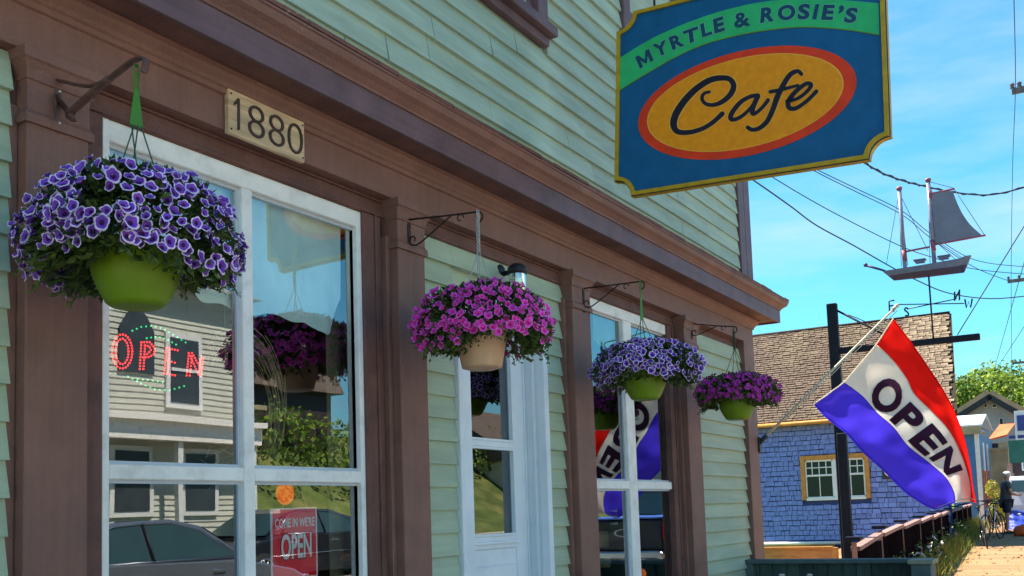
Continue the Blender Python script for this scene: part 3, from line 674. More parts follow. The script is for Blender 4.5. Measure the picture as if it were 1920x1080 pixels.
def basket(hk, px, pytop, pybot, pw, fpx0, fpx1, ftop, fbot, kind, nfl, potm, label, hang, seed, fsz=1.0, sag=1.0, cover=1.0):
    R_ = random.Random(seed)
    cx, cy = hk.x, hk.y
    ctr = P(px, (pytop+pybot)/2, Y=cy); cx = ctr.x
    depth = (ctr-CAM).dot(RF); mpp = depth/FOC
    zbot = P(px, pybot, Y=cy).z; rp = pw*mpp/2; hp = rp*1.45
    rimz = zbot+hp
    t = thing('hanging_basket', label, 'hanging basket', (cx, cy, zbot), 'flower baskets hanging along the shopfront')
    prof = [(0, .004)]
    nb = 13
    prof += [(rp*.50, 0), (rp*.60, .004)]
    for k in range(nb*2+1):
        u = k/(nb*2); rr = rp*(.64 + .36*sin(min(1, u*1.45)*pi/2)) + (.0042 if k % 2 else 0)
        if kind == 'pk': rr = rp*(.72+.26*u) + (.001 if k % 2 else 0)
        prof.append((rr, .008+(hp-.012)*u))
    prof += [(rp*1.03, hp-.002), (rp*1.05, hp+.004), (rp*.97, hp+.004), (rp*.95, hp-.02)]
    b = MB(); b.lathe(prof, (cx, cy, zbot), 40); b.build('pot', potm, t)
    b = MB(); b.lathe([(0, 0), (rp*.95, 0)], (cx, cy, rimz-.02), 20); b.build('soil', M['bark'], t)
    # hanger
    if hang == 'green':
        top = hk.z-.012; sp = P(px, 237, Y=cy).z if seed == 1 else hk.z - (hk.z-rimz)*.45
        b = MB()
        for s_ in (-1, 1): b.tube([(cx, cy, top), (cx+s_*.004, cy, top+.012), (cx+.012*s_, cy, top-.02), (cx+.007*s_, cy, top-.07)], .0022, 5)
        for k in range(7): z_ = top-.012-k*.009; b.tube([(cx-.008, cy, z_), (cx+.008, cy, z_-.009)], .0012, 4); b.tube([(cx+.008, cy, z_), (cx-.008, cy, z_-.009)], .0012, 4)
        b.build('hook', M['strap_green'], t)
        b = MB(); w0, w1 = .007, .024
        b.add([(cx-w0, cy-.001, top-.06), (cx+w0, cy-.001, top-.06), (cx+w1, cy-.001, sp), (cx-w1, cy-.001, sp), (cx-w0, cy+.001, top-.06), (cx+w0, cy+.001, top-.06), (cx+w1, cy+.001, sp), (cx-w1, cy+.001, sp)],
              [(0,1,2,3),(7,6,5,4),(0,4,5,1),(1,5,6,2),(2,6,7,3),(3,7,4,0)]); b.build('strap', M['strap_green'], t)
        wm = M['strap_dark']; w1 = .018
    else:
        top = hk.z-.02; sp = hk.z-(hk.z-rimz)*.36; b = MB(); w1 = .010
        b.tube([(cx, cy, top-.02), (cx-.004, cy, top+.018), (cx+.012, cy, top+.02), (cx+.014, cy, top-.02)], .003, 6)
        for k in range(22):
            u0 = k/22; u1 = (k+1.3)/22; z0 = top-.02-(top-.02-sp)*u0; z1 = top-.02-(top-.02-sp)*u1
            for ph in (0, 2.1, 4.2): b.tube([(cx+.007*cos(k*.9+ph), cy+.007*sin(k*.9+ph), z0), (cx+.007*cos(k*.9+.9+ph), cy+.007*sin(k*.9+.9+ph), z1)], .0033, 4)
        b.build('cord', M['strap_white'] if hang == 'white' else M['strap_dark'], t); wm = M['strap_white'] if hang == 'white' else M['strap_dark']
    for k in range(4):
        w = .6 + k*pi/2; b = MB()
        b.tube([(cx+w1*(-1+k*.66), cy, sp+.004), (cx+rp*1.0*cos(w), cy+rp*1.0*sin(w), rimz)], .0022, 5); b.build('hanger_wire', wm, t)
    # foliage mound: umbrella-shaped shell hanging over the rim
    RF_ = (fpx1-fpx0)*mpp/2*.905; ztop = P(px, ftop, Y=cy).z-.024; zlow = P(px, fbot, Y=cy).z
    ctr_px = (fpx0+fpx1)/2; off = (ctr_px-px)*mpp
    ox, oy = RX.x*off, RX.y*off
    lob = [(R_.uniform(0, 6.28), R_.uniform(.04, .10), R_.randint(2, 5)) for _ in range(3)]
    def shell(w, u, k=1.0):
        """w azimuth, u 0 top .. 1 lower hem"""
        f = 1 + sum(a*sin(n*w+p) for p, a, n in lob)*.7
        rr = RF_*f*(sin(min(u, .72)/.72*pi/2)**.8) * (1 - max(0, u-.72)*.35)
        hem = zlow + (rimz-zlow)*(.15+.35*(.5+.5*sin(2*w+lob[0][0])))
        if u < .6: z = ztop - (ztop-rimz-.03)*(u/.6)**2.2
        else: z = rimz+.03 - (rimz+.03-hem*sag-(1-sag)*rimz)*((u-.6)/.4)
        return Vector((cx+ox*u+rr*k*cos(w), cy+oy*u+rr*k*sin(w), z - (1-k)*.05))
    def nrm(w, u):
        e = 1e-2; p = shell(w, u); a = shell(w+e, u)-p; c = shell(w, min(1, u+e))-shell(w, min(1, u+e)-e); n_ = a.cross(c)
        if n_.length < 1e-9: return Vector((0, 0, 1))
        n_.normalize(); rad_ = Vector((cos(w), sin(w), .3))
        return n_ if n_.dot(rad_) > 0 else -n_
    b = MB()
    def leaf(p, d, l, wd, mi):
        d = d.normalized(); s_ = d.cross(Vector((R_.uniform(-1,1), R_.uniform(-1,1), R_.uniform(-.3,1)))).normalized(); n_ = s_.cross(d)
        b.add([p, p+d*l*.5+s_*wd+n_*l*.1, p+d*l, p+d*l*.5-s_*wd+n_*l*.1], [(0,1,2),(0,2,3)], mi)
    nleaf = int(7000*fsz)
    for i in range(nleaf):
        w = R_.uniform(0, 2*pi); u = R_.random()**.75; k = R_.uniform(.55, 1.0)
        if u > .72 and R_.random() < .55+.35*sin(3*w+seed): continue
        p = shell(w, u, k); n_ = nrm(w, u)
        d = n_ + Vector((R_.uniform(-1,1), R_.uniform(-1,1), R_.uniform(-1.1,.8)))*.9
        leaf(p, d, R_.uniform(.020, .042), R_.uniform(.005, .011), 0 if R_.random() < .68 else 1)
    for i in range(150):
        w = R_.uniform(0, 2*pi); u = R_.uniform(.5, 1); p = shell(w, u, .6); q = shell(w+R_.uniform(-.1,.1), min(1, u+.1), 1.02+R_.uniform(0,.06)) - Vector((0,0,R_.uniform(0,.04)))
        b.tube([p, (p+q)/2+Vector((0,0,.01)), q], .0014, 3, mi=2)
        for _ in range(3): leaf(q-(q-p)*R_.random()*.4, (q-p).normalized()+Vector((R_.uniform(-1,1), R_.uniform(-1,1), R_.uniform(-1,1))), R_.uniform(.014, .03), .006, 1)
    o = b.build('foliage', [M['leaf'], M['leaf_l'], M['stem']], t); stuff(o)
    # flowers, spaced apart; few over the inner back
    placed = []; tries = 0
    mind = .029*fsz if kind != 'dk' else .026
    tocam = (CAM - Vector((cx, cy, rimz))); tocam.z = 0; tocam.normalize()
    while len(placed) < nfl and tries < 40000:
        tries += 1
        w = R_.uniform(0, 2*pi); u = R_.uniform(.02, 1)**.62
        if u > .72 and R_.random() < .15: continue
        p = shell(w, u, R_.uniform(.93, 1.09)) + Vector((0, 0, R_.uniform(-.012, .014))); n_ = nrm(w, u)
        if sin(w*3+u*9+seed)*sin(w*5-u*6+seed*2) > .72 and R_.random() < .6: continue
        if kind == 'dk' and (R_.random() < .2): continue
        md = mind*R_.choice((.62, .75, .9, 1.0))
        if any((p-q).length < md for q in placed): continue
        placed.append(p)
    placed.sort(key=lambda p: (p-CAM).length); rb = MB(); rmats = None
    for i, p in enumerate(placed):
        n_ = Vector((p.x-cx, p.y-cy, (p.z-rimz+.05)*1.2)).normalized()
        d = (n_*1.0 + Vector((R_.uniform(-1,1), R_.uniform(-1,1), R_.uniform(-.7,.7)))*.62 + Vector((0,0,.10)) + tocam*.25).normalized()
        e = (d.to_track_quat('Z', 'Y').to_matrix() @ Matrix.Rotation(R_.uniform(0, 6.28), 3, 'Z')).to_euler()
        s_ = fsz*R_.uniform(.74, 1.25); me_ = R_.choice(FL[kind]); scl = (s_, s_*R_.uniform(.78, 1), s_*R_.uniform(.7, 1.4))
        if i < 300: inst('flower', me_, t, p + d*.010, e, scl)
        else:
            mx = Matrix.LocRotScale(p + d*.010, e, Vector(scl)); o0 = len(rb.v)
            rb.v += [tuple(mx @ v.co) for v in me_.vertices]
            for pl_ in me_.polygons: rb.f.append(tuple(o0+k for k in pl_.vertices)); rb.mi.append(pl_.material_index); rb.sm.append(True)
    if rb.v: stuff(rb.build('flowers_behind', list(FL[kind][0].materials), t))
    # trailing shoots and spent heads
    b = MB()
    for i in range(14):
        w = R_.uniform(0, 2*pi); p = shell(w, .85, .9); q = [p]
        for k in range(5): q.append(q[-1] + Vector((cos(w)*.010, sin(w)*.010, -R_.uniform(.008, .02))))
        b.tube(q, .0013, 3, mi=2)
        for c in q[1:]:
            for _ in range(2): leaf(c, Vector((R_.uniform(-1,1), R_.uniform(-1,1), R_.uniform(-1,.6))), R_.uniform(.012,.026), .005, 1)
    stuff(b.build('trailing_shoots', [M['leaf'], M['leaf_l'], M['stem']], t))
    return t
basket(hk1, 256, 440, 577, 160, 36, 461, 322, 536, 'pu', 560, M['pot_green'], 'largest basket in view: lilac-rimmed purple petunias in a lime green pot at left', 'green', 1, 1.0)
basket(hk2, 903, 630, 693, 104, 775, 1052, 533, 664, 'pk', 520, M['pot_tan'], 'magenta petunias in a tan pot on a white cord before the door', 'white', 2, .86)
basket(hk3, 1209, 695, 750, 80, 1110, 1318, 640, 726, 'pu', 520, M['pot_green'], 'purple petunias with pale rims in a green pot by the second shop window', 'green', 3, 1.0)
basket(hk4, 1383, 752, 787, 68, 1304, 1466, 700, 764, 'dk', 430, M['pot_green'], 'dark magenta petunias in a small green pot nearest the far corner post', 'dark', 4, .85)

# ------------------------------------------------------------------ wall lantern above the door
lc = P(944, 514, Y=.06)
ln = thing('wall_lantern', 'black wall lantern with a clear glass jar above the cafe door', 'lamp', lc)
b = MB(); b.lathe([(0, 0), (.058, 0), (.056, .012), (.03, .02), (0, .022)], n=24)
o = b.build('backplate', M['black']); o.rotation_euler = (radians(90), 0, 0); o.location = (lc.x, .085, lc.z); put(o, ln)
hx = P(965, 505, Y=-.06)
b = MB(); b.tube([(lc.x, .07, lc.z), (lc.x+.01, .0, lc.z+.01), (hx.x, -.06, hx.z+.012)], .014); b.build('arm', M['black'], ln)
b = MB(); b.lathe([(0, .022), (.03, .02), (.052, .0), (.052, -.035), (.047, -.035), (.047, 0)], (hx.x, -.075, hx.z+.005), 24); b.build('cap', M['black'], ln)
b = MB(); b.lathe([(.046, -.03), (.046, -.12), (.04, -.135), (0, -.138)], (hx.x, -.075, hx.z+.005), 24); b.build('glass_jar', M['lantern_glass'], ln)
b = MB(); b.sphere((hx.x, -.075, hx.z-.06), .022); b.tube([(hx.x, -.075, hx.z-.04), (hx.x, -.075, hx.z)], .012); b.build('bulb', M['frame'], ln)

# ------------------------------------------------------------------ hanging cafe sign
XSG = 5.3
sg = thing('hanging_cafe_sign', "big blue hanging sign reading Myrtle & Rosie's Cafe, yellow border and orange oval", 'sign', P(1410, 350, X=XSG))
SC = [(1158.5, 31), (1655.6, -96), (1669.5, 291.5), (1153.6, 372)]   # corners before the notches, clockwise from top left
def homog(src, dst):
    A = []; B_ = []
    for (x, y), (u, v) in zip(src, dst):
        A.append([x, y, 1, 0, 0, 0, -u*x, -u*y]); B_.append(u); A.append([0, 0, 0, x, y, 1, -v*x, -v*y]); B_.append(v)
    h = np.linalg.solve(np.array(A, float), np.array(B_, float)); return np.append(h, 1).reshape(3, 3)
Hs = homog([(0, 1), (1, 1), (1, 0), (0, 0)], SC)
def spx(u, v): q = Hs @ np.array([u, v, 1.]); return q[0]/q[2], q[1]/q[2]
def SG(px, py, d=0.): p = P(px, py, X=XSG); p.x -= d; return p
def SUV(u, v, d=0.): return SG(*spx(u, v), d)
def notched(ins, rr, n=9):
    a = ins; bb = ins*1.32; pts = []
    ru, rv = rr/1.32, rr
    def arc(cu, cv, a0, a1):
        for k in range(n): w = a0+(a1-a0)*k/(n-1); pts.append((cu+ru*cos(w), cv+rv*sin(w)))
    # notch centres on the outer corners; inner outline grows the radius
    pts_ = []
    arc(0+0, 0+0, pi/2, 0); arc(1, 0, pi, pi/2); arc(1, 1, 3*pi/2, pi); arc(0, 1, 0, -pi/2)
    return [(min(max(u, a), 1-a), min(max(v, bb), 1-bb)) for u, v in pts]
o_ = notched(0, .092); i_ = notched(.014, .112)
N_ = len(o_); b = MB()
TH = .045
vs = [SUV(u, v, 0) for u, v in o_] + [SUV(u, v, -TH) for u, v in o_]
b.add(vs, [tuple(range(N_)), tuple(range(N_, 2*N_))[::-1]] + [(i, N_+i, N_+(i+1) % N_, (i+1) % N_) for i in range(N_)]); b.build('panel', M['s_blue'], sg)
b = MB(); vs = [SUV(u, v, .003) for u, v in o_] + [SUV(u, v, .016) for u, v in o_] + [SUV(u, v, .016) for u, v in i_] + [SUV(u, v, .003) for u, v in i_]
b.add(vs, [(k*N_+i, (k+1)*N_+i, (k+1)*N_+(i+1) % N_, k*N_+(i+1) % N_) for k in range(3) for i in range(N_)]); 
vs = [SUV(u, v, .003) for u, v in o_] + [SUV(u, v, -TH-.003) for u, v in o_] 
# thin edge band round the board
def off(u, v, e=.004): return (u+(e if u > .5 else -e), v+(e if v > .5 else -e))
b.add([SUV(*off(u, v), .0) for u, v in o_] + [SUV(*off(u, v), -TH) for u, v in o_], [(i, N_+i, N_+(i+1) % N_, (i+1) % N_) for i in range(N_)])
b.build('border', M['s_yellow'], sg)
Z2 = lambda x, y: (1140+x/2.8426, y/2.8426)      # reading frame used when surveying the sign
def strip(up, lo, d, m_, name):
    up = spline(up, 6); lo = spline(lo, 6)
    n = 60
    def res(c):
        c = np.array(c); s_ = np.concatenate([[0], np.cumsum(np.hypot(*np.diff(c, axis=0).T))]); q = np.linspace(0, s_[-1], n); return [(np.interp(t, s_, c[:, 0]), np.interp(t, s_, c[:, 1])) for t in q]
    up, lo = res(up), res(lo); b = MB()
    b.add([SG(*Z2(*p), d) for p in up] + [SG(*Z2(*p), d) for p in lo], [(i, i+1, n+i+1, n+i) for i in range(n-1)]); return b.build(name, m_, sg)
bu = [(58, 312), (250, 198), (500, 93), (760, 22), (1000, -6), (1200, -2), (1443, 18)]; bl = [(58, 488), (220, 388), (450, 265), (700, 190), (1000, 149), (1250, 160), (1447, 190)]
strip(bu, bl, .002, M['s_green'], 'green_band')
strip([(x, y-5) for x, y in bl], bl, .0028, M['pot_green'], 'band_edge')
def ell(cx, cy, ax, ay, by, d, m_, name, bx=0):
    b = MB(); n = 72; b.add([SG(*Z2(cx+ax*cos(2*pi*k/n)+bx*sin(2*pi*k/n), cy+ay*cos(2*pi*k/n)+by*sin(2*pi*k/n)), d) for k in range(n)], [tuple(range(n))]); return b.build(name, m_, sg)
ell(743, 548, 582, -112, 283, .002, M['s_red'], 'red_oval'); ell(733, 548, 524, -101, 243, .0035, M['s_lorange'], 'oval_line'); ell(733, 548, 517, -99, 238, .005, M['s_orange'], 'orange_oval')
GLM = [(0,0),(0,1),(.24,1),(.5,.42),(.76,1),(1,1),(1,0),(.77,0),(.77,.56),(.55,.10),(.45,.10),(.23,.56),(.23,0)]
def fromA(q): return (1180+q[0]/8, 10+q[1]/8)
def fromB(q): return (1400+q[0]/8, q[1]/8)
for ch, fr_, BLq, BRq, TLq in (('M', fromA, (165,958), (372,828), (88,783)), ('Y', fromA, (403,790), (608,710), (345,600)), ('R', fromA, (655,680), (835,605), (590,488)), ('T', fromA, (833,600), (1058,520), (805,395)),
        ('L', fromA, (1100,490), (1250,438), (1065,288)), ('E', fromA, (1285,432), (1440,384), (1256,213)), ('&', fromA, (1585,350), (1825,306), (1560,132)),
        ('R', fromB, (205,352), (415,322), (222,124)), ('O', fromB, (465,318), (730,300), (475,84)), ('S', fromB, (760,302), (940,296), (785,64)), ('I', fromB, (985,298), (1045,298), (1035,66)),
        ('E', fromB, (1118,302), (1292,304), (1160,74)), ('\u2019', fromB, (1372,208), (1452,206), (1392,85)), ('S', fromB, (1452,346), (1635,352), (1505,114))):
    A_, B_, T_ = fr_(BLq), fr_(BRq), fr_(TLq)
    def fn(u, v, w, d=.0045): return SG(A_[0]+(B_[0]-A_[0])*u+(T_[0]-A_[0])*v, A_[1]+(B_[1]-A_[1])*u+(T_[1]-A_[1])*v, d)
    e_ = .05
    b = MB()
    if ch == 'M': b.add([fn((u-.5)*1.06+.5, (v-.5)*1.08+.5, 0, .0038) for u, v in GLM], [tuple(range(len(GLM)))])
    else: text_fit(b, ch, lambda u, v, w: fn((u-.5)*1.08+.5, (v-.5)*1.08+.5, 0, .0038), bold=.06 if ch in '&' else .075)
    b.build('letter_outline', M['s_pale'], sg)
    b = MB()
    if ch == 'M': b.add([fn(u, v, 0, .0048) for u, v in GLM], [tuple(range(len(GLM)))])
    else: text_fit(b, ch, lambda u, v, w: fn(u, v, 0, .0048), bold=.03 if ch == '&' else .045)
    b.build('letter', M['s_letter'], sg)
def brush(b, pts, d, wmul=1.0, k=8):
    q = spline(pts, k); L_ = []; R2 = []
    for i, p in enumerate(q):
        a = q[max(i-1, 0)]; c = q[min(i+1, len(q)-1)]; t = np.array([c[0]-a[0], c[1]-a[1]]); t /= (np.hypot(*t)+1e-9); nn_ = np.array([-t[1], t[0]])*p[2]*wmul/2
        L_.append((p[0]+nn_[0], p[1]+nn_[1])); R2.append((p[0]-nn_[0], p[1]-nn_[1]))
    n = len(q); b.add([SG(*Z2(*p), d) for p in L_] + [SG(*Z2(*p), d) for p in R2], [(i, i+1, n+i+1, n+i) for i in range(n-1)])
    for e in (0, n-1):
        p = q[e]; r_ = p[2]*wmul/2; b.add([SG(*Z2(p[0]+r_*cos(2*pi*j/10), p[1]+r_*sin(2*pi*j/10)), d+.0002) for j in range(10)], [tuple(range(10))])
STR = [
 [(543,492,16),(516,500,18),(503,525,20),(520,553,20),(560,562,22),(610,545,26),(655,505,30),(672,460,30),(650,424,28),(600,418,30),(540,432,32),(470,478,34),(410,540,36),(365,610,38),(352,665,36),(372,702,30),(430,708,26),(500,690,24),(560,655,24),(612,608,26)],
 [(800,512,24),(762,517,22),(712,545,24),(672,590,26),(655,628,26),(672,640,22),(715,622,20),(765,575,18),(800,520,20)],
 [(802,514,26),(778,570,26),(772,606,24),(792,604,20),(828,572,20),(856,536,22)],
 [(1034,398,20),(1012,382,22),(975,400,26),(940,450,28),(905,520,30),(880,590,28),(850,650,26),(810,685,24),(772,694,22),(748,682,22)],
 [(868,492,20),(930,480,18),(1015,458,16)],
 [(955,543,18),(1010,530,18),(1062,492,20),(1086,456,22),(1058,450,22),(1005,490,24),(966,540,26),(968,576,26),(1004,580,22),(1064,540,20),(1114,490,22)]]
b = MB()
for s_ in STR: brush(b, s_, .0062, 1.35)
b.build('script_outline', M['s_lorange'], sg)
b = MB()
for i, s_ in enumerate(STR): brush(b, s_, .0075+.0006*i)
b.build('script_lettering', M['s_black'], sg)
top = SUV(.5, 1).z
l0, r0 = SUV(.15, 1), SUV(.85, 1)
b = MB(); b.tube([(XSG+.02, .02, top+.45), (XSG+.02, r0.y-.2, top+.45)], .025, 10); b.sphere((XSG+.02, r0.y-.2, top+.45), .035); b.bbox((XSG-.04, -.03, top+.35), (XSG+.08, .0, top+.55)); b.build('support_arm', M['black'], sg)
for q in (l0, r0):
    b = MB(); b.tube([(XSG+.02, q.y, q.z-.01), (XSG+.02, q.y, top+.44)], .007, 6); b.build('hanging_rod', M['black'], sg)
# ------------------------------------------------------------------ OPEN flag on its pole
XF = 9.62
pb = P(1424, 830, Y=-.01); pt = P(1682, 573, X=XF)
fp = thing('flag_pole', 'pale wooden flag pole with a cord leaning out from the brown corner post', 'flag pole', pb)
pb2 = Vector((pb.x, -.01, pb.z))
b = MB(); b.tube([pb2, pt], [.013, .010], 10); b.build('pole', M['pole_wood'], fp)
b = MB(); b.sphere(pt, .020); b.tube([pt-(pt-pb2).normalized()*.05, pt], .016, 8); b.build('finial', M['pole_wood'], fp)
b = MB(); d_ = (pt-pb2).normalized(); b.tube([pb2-d_*.03, pb2+d_*.09], .022, 10); b.bbox((pb2.x-.03, -.02, pb2.z-.09), (pb2.x+.03, -.004, pb2.z+.05)); b.build('socket', M['black'], fp)
lowh = P(1529, 756, X=XF); rope_end = pb2+d_*((pt-pb2).length*.40)
b = MB(); b.tube([pb2+d_*.3-Vector((0,0,.03)), pb2+d_*1.0-Vector((0,0,.035)), pt-Vector((0,0,.045))], .004, 5); b.tube([rope_end, (rope_end+lowh)/2-Vector((0,0,.03)), lowh], .004, 5)
b.build('cord', M['pole_wood'], fp)
ZF = lambda x, y: (1500+x/2.572, 560+y/2.572)
cv = [[(450,95),(530,200),(600,300),(680,420),(740,530),(790,660),(820,800),(833,900),(850,985)],
      [(368,222),(440,290),(510,380),(550,460),(640,550),(720,640),(780,760),(818,880),(822,978)],
      [(212,405),(300,470),(370,550),(450,620),(520,710),(620,790),(700,860),(740,930),(748,985)],
      [(65,510),(130,580),(220,650),(300,740),(400,830),(500,930),(580,985),(620,1007),(655,1018)]]
def arcl(c, n=61):
    c = np.array(spline(c, 8)); s_ = np.concatenate([[0], np.cumsum(np.hypot(*np.diff(c, axis=0).T))]); q = np.linspace(0, s_[-1], n); return np.stack([np.interp(q, s_, c[:, 0]), np.interp(q, s_, c[:, 1])], 1)
CV = [arcl(c) for c in cv]
SV = [0, 1/3, 2/3, 1]
def flagpt(s, t, d=0.):
    """s 0 red edge .. 1 blue edge, t 0 hoist .. 1 fly"""
    k = min(2, int(s*3)); f = s*3-k; i = t*60; i0 = min(59, int(i)); g = i-i0
    a = CV[k][i0]*(1-g)+CV[k][i0+1]*g; c = CV[k+1][i0]*(1-g)+CV[k+1][i0+1]*g
    q = a*(1-f)+c*f
    x = XF + .055*sin(s*7+t*2.2+.6)*(.25+t) + .022*sin(s*13-t*5)*(t**.5) + .02*sin(t*11+s*4) + .004*sin(s*31+t*13) + .0025*sin(s*17-t*29) + .002*sin(t*47+s*9) + .10*t - .05*s*t
    p = P(*ZF(q[0], q[1]), X=x); return p + Vector((-d, 0, 0))
fg = thing('open_flag', 'large red, white and blue flag with the word OPEN drooping from the leaning pole', 'flag', flagpt(.5, .5))
for k, (nm, mm) in enumerate((('red_stripe', 'f_red'), ('white_stripe', 'f_white'), ('blue_stripe', 'f_blue'))):
    b = MB(); NS, NT = 14, 70; vs = [flagpt((k + i/NS)/3.0 - (1e-6 if i == NS else 0), j/NT) for i in range(NS+1) for j in range(NT+1)]
    vs = vs + [v + Vector((.003, 0, 0)) for v in vs]; w = NT+1; o = (NS+1)*w
    fs = [(i*w+j, i*w+j+1, (i+1)*w+j+1, (i+1)*w+j) for i in range(NS) for j in range(NT)]
    b.add(vs, fs, 0, True); b.v = b.v[:o]
    b.build(nm, M[mm], fg)
for ch, t0, t1, s0, s1 in (('O', .15, .33, .65, .40), ('P', .35, .485, .645, .40), ('E', .515, .655, .64, .395), ('N', .675, .825, .63, .385)):
    b = MB()
    v, f = text_geo(ch, 1, .04); 
    bm_ = bpy.data.meshes.new('x'); bm_.from_pydata(v, [], f)
    import bmesh
    bb = bmesh.new(); bb.from_mesh(bm_); bmesh.ops.triangulate(bb, faces=bb.faces); bmesh.ops.subdivide_edges(bb, edges=bb.edges, cuts=3, use_grid_fill=True)
    bb.verts.ensure_lookup_table(); v = [tuple(q.co) for q in bb.verts]; f = [tuple(q.index for q in p.verts) for p in bb.faces]; bb.free(); bpy.data.meshes.remove(bm_)
    x0_ = min(a[0] for a in v); x1_ = max(a[0] for a in v); y0_ = min(a[1] for a in v); y1_ = max(a[1] for a in v)
    for d in (.007, -.007):
        b.add([flagpt(s0+(s1-s0)*(q[1]-y0_)/(y1_-y0_), t0+(t1-t0)*(q[0]-x0_)/(x1_-x0_), d) for q in v], f, 0, True)
    b.build('flag_letter', M['f_letter'], fg)
for sv in (1/3, 2/3, .012, .985):
    b = MB(); b.tube([flagpt(sv, t, 0) for t in np.linspace(0.005, .995, 50)], .0035, 4, sm=True); b.build('seam', M['f_red'] if sv < .1 else (M['f_blue'] if sv > .6 else M['f_white']), fg)
b = MB(); b.tube([flagpt(s, .985) for s in np.linspace(.01, .985, 24)], .003, 4); b.build('fly_hem', M['f_white'], fg)
b = MB(); b.tube([flagpt(s, 0.0) for s in np.linspace(0, .999, 12)], .006, 6); b.build('hoist_seam', M['f_white'], fg)

# ------------------------------------------------------------------ things in the shop windows
# scalloped valance
def cloth(name, pxs, ytop, bot, Y, m_, label, cat, amp=.008, fr=16):
    n = len(pxs); pts = spline([(a, c) for a, c in zip(pxs, bot)], 10); b = MB(); vs = []
    rows = 14
    for (px, pyb) in pts:
        p = P(px, pyb, Y=Y)
        for r in range(rows+1):
            f = r/rows; z = p.z*(1-f) + ytop*f; vs.append((p.x, Y+amp*sin(p.x*fr*2)*(1-f*.6)+.5*amp*sin(p.x*41+f*2), z))
    w = rows+1; b.add(vs, [(i*w+j, (i+1)*w+j, (i+1)*w+j+1, i*w+j+1) for i in range(len(pts)-1) for j in range(rows)], 0, True)
    o = b.build(name, m_); tag(o, label, cat); return o
va = cloth('valance', [196, 250, 300, 335, 362, 385, 410, 436, 470, 500, 525, 548, 575, 600, 612, 622, 640], E0+1.36, [590, 560, 540, 535, 550, 566, 570, 582, 592, 588, 592, 604, 606, 622, 628, 612, 560], .155, M['curtain'], 'pale blue scalloped valance hanging inside the large shop window', 'curtain')
cr_ = MB(); cr_.tube([(x0+.03, .19, E0+1.33), (x1-.02, .19, E0+1.33)], .012); tag(cr_.build('curtain_rod', M['white']), 'white rod the valance hangs from at the window head', 'curtain rod')
# side drape at the right of the pane
b = MB(); vs = []
for i in range(13):
    f = i/12; xa = P(612, 700, Y=.26).x; xb = P(668, 700, Y=.26).x; x = xa+(xb-xa)*f
    vs += [(x, .26+.02*sin(f*14), .57), (x, .26+.02*sin(f*14), E0+1.3)]
b.add(vs, [(2*i, 2*i+2, 2*i+3, 2*i+1) for i in range(12)], 0, True); tag(b.build('side_drape', M['tanwall']), 'tan drape down the right side of the large window', 'curtain')

cg = cloth('cloth_panel', [1112, 1140, 1170, 1200, 1230, 1262], E0+1.31, [640, 652, 648, 655, 650, 655], .155, M['curtain_g'], 'pale green cloth across the top of the second shop window', 'curtain', .006)
# LED sign
YL = .20
led = thing('led_open_sign', 'lit red LED dots spelling OPEN between two green dotted arcs', 'neon sign', P(293, 705, Y=YL))
bulb_me = {}
for k_ in ('led_r', 'led_g'):
    b = MB(); b.sphere((0, 0, 0), .0042, 6, 4); bulb_me[k_] = b.mesh('bulb', M[k_])
def dots(path, step, closed=False):
    c = np.array(path, float); s_ = np.concatenate([[0], np.cumsum(np.hypot(*np.diff(c, axis=0).T))]); n = max(2, int(round(s_[-1]/step))+1); q = np.linspace(0, s_[-1], n)
    return [(np.interp(t, s_, c[:, 0]), np.interp(t, s_, c[:, 1])) for t in q]
def led_group(name, paths, step, key):
    b = MB()
    for pth in paths:
        for (x, y) in dots(pth, step): b.sphere(P(x, y, Y=YL), .0037, 6, 4)
    b.build(name, M[key], led)
O_ = lambda rx, ry: [(229+rx*cos(w)+(-4)*0, 659+ry*sin(w)) for w in np.linspace(0, 2*pi, 33)]
led_group('led_letter', [O_(19, 32), O_(12, 24)], 5.6, 'led_r')
led_group('led_letter', [[(262,692),(265,642)], [(269,692),(272,648)], [(265,642),(280,641),(290,652),(289,664),(278,670),(268,670)], [(272,648),(280,649),(283,657),(276,664)]], 5.6, 'led_r')
led_group('led_letter', [[(308,700),(312,652)], [(315,698),(318,656)], [(312,652),(333,657)], [(310,675),(328,680)], [(308,700),(328,704)]], 5.6, 'led_r')
led_group('led_letter', [[(350,704),(354,662)], [(356,704),(360,668)], [(354,662),(372,702)], [(360,662),(376,690)], [(372,702),(377,668)], [(377,706),(381,672)]], 5.6, 'led_r')
led_group('led_arc', [[(248,620),(265,613),(285,611),(305,616),(325,628),(348,642)], [(275,634),(295,631),(312,636),(330,646)]], 9, 'led_g')
led_group('led_arc', [[(240,706),(262,718),(290,730),(318,732),(345,724)], [(258,711),(280,713),(305,717)]], 9, 'led_g')
b = MB()
for pth in ([(229, 627), (229, 560)], [(348, 642), (352, 560)]): b.tube([P(x, y, Y=YL+.01) for x, y in pth], .0012, 4)
b.build('hanging_wire', M['black'], led)
# cord with a pull
c0, c1 = P(421, 590, Y=.2), P(424, 680, Y=.2); b = MB(); b.tube([(c0.x, .2, c0.z+.5), c0, c1], .0018, 4); b.bbox((c1.x-.008, .193, c1.z-.01), (c1.x+.008, .207, c1.z+.03)); tag(b.build('blind_cord', M['white']), 'thin white blind cord with a pull left of the mullion', 'cord')

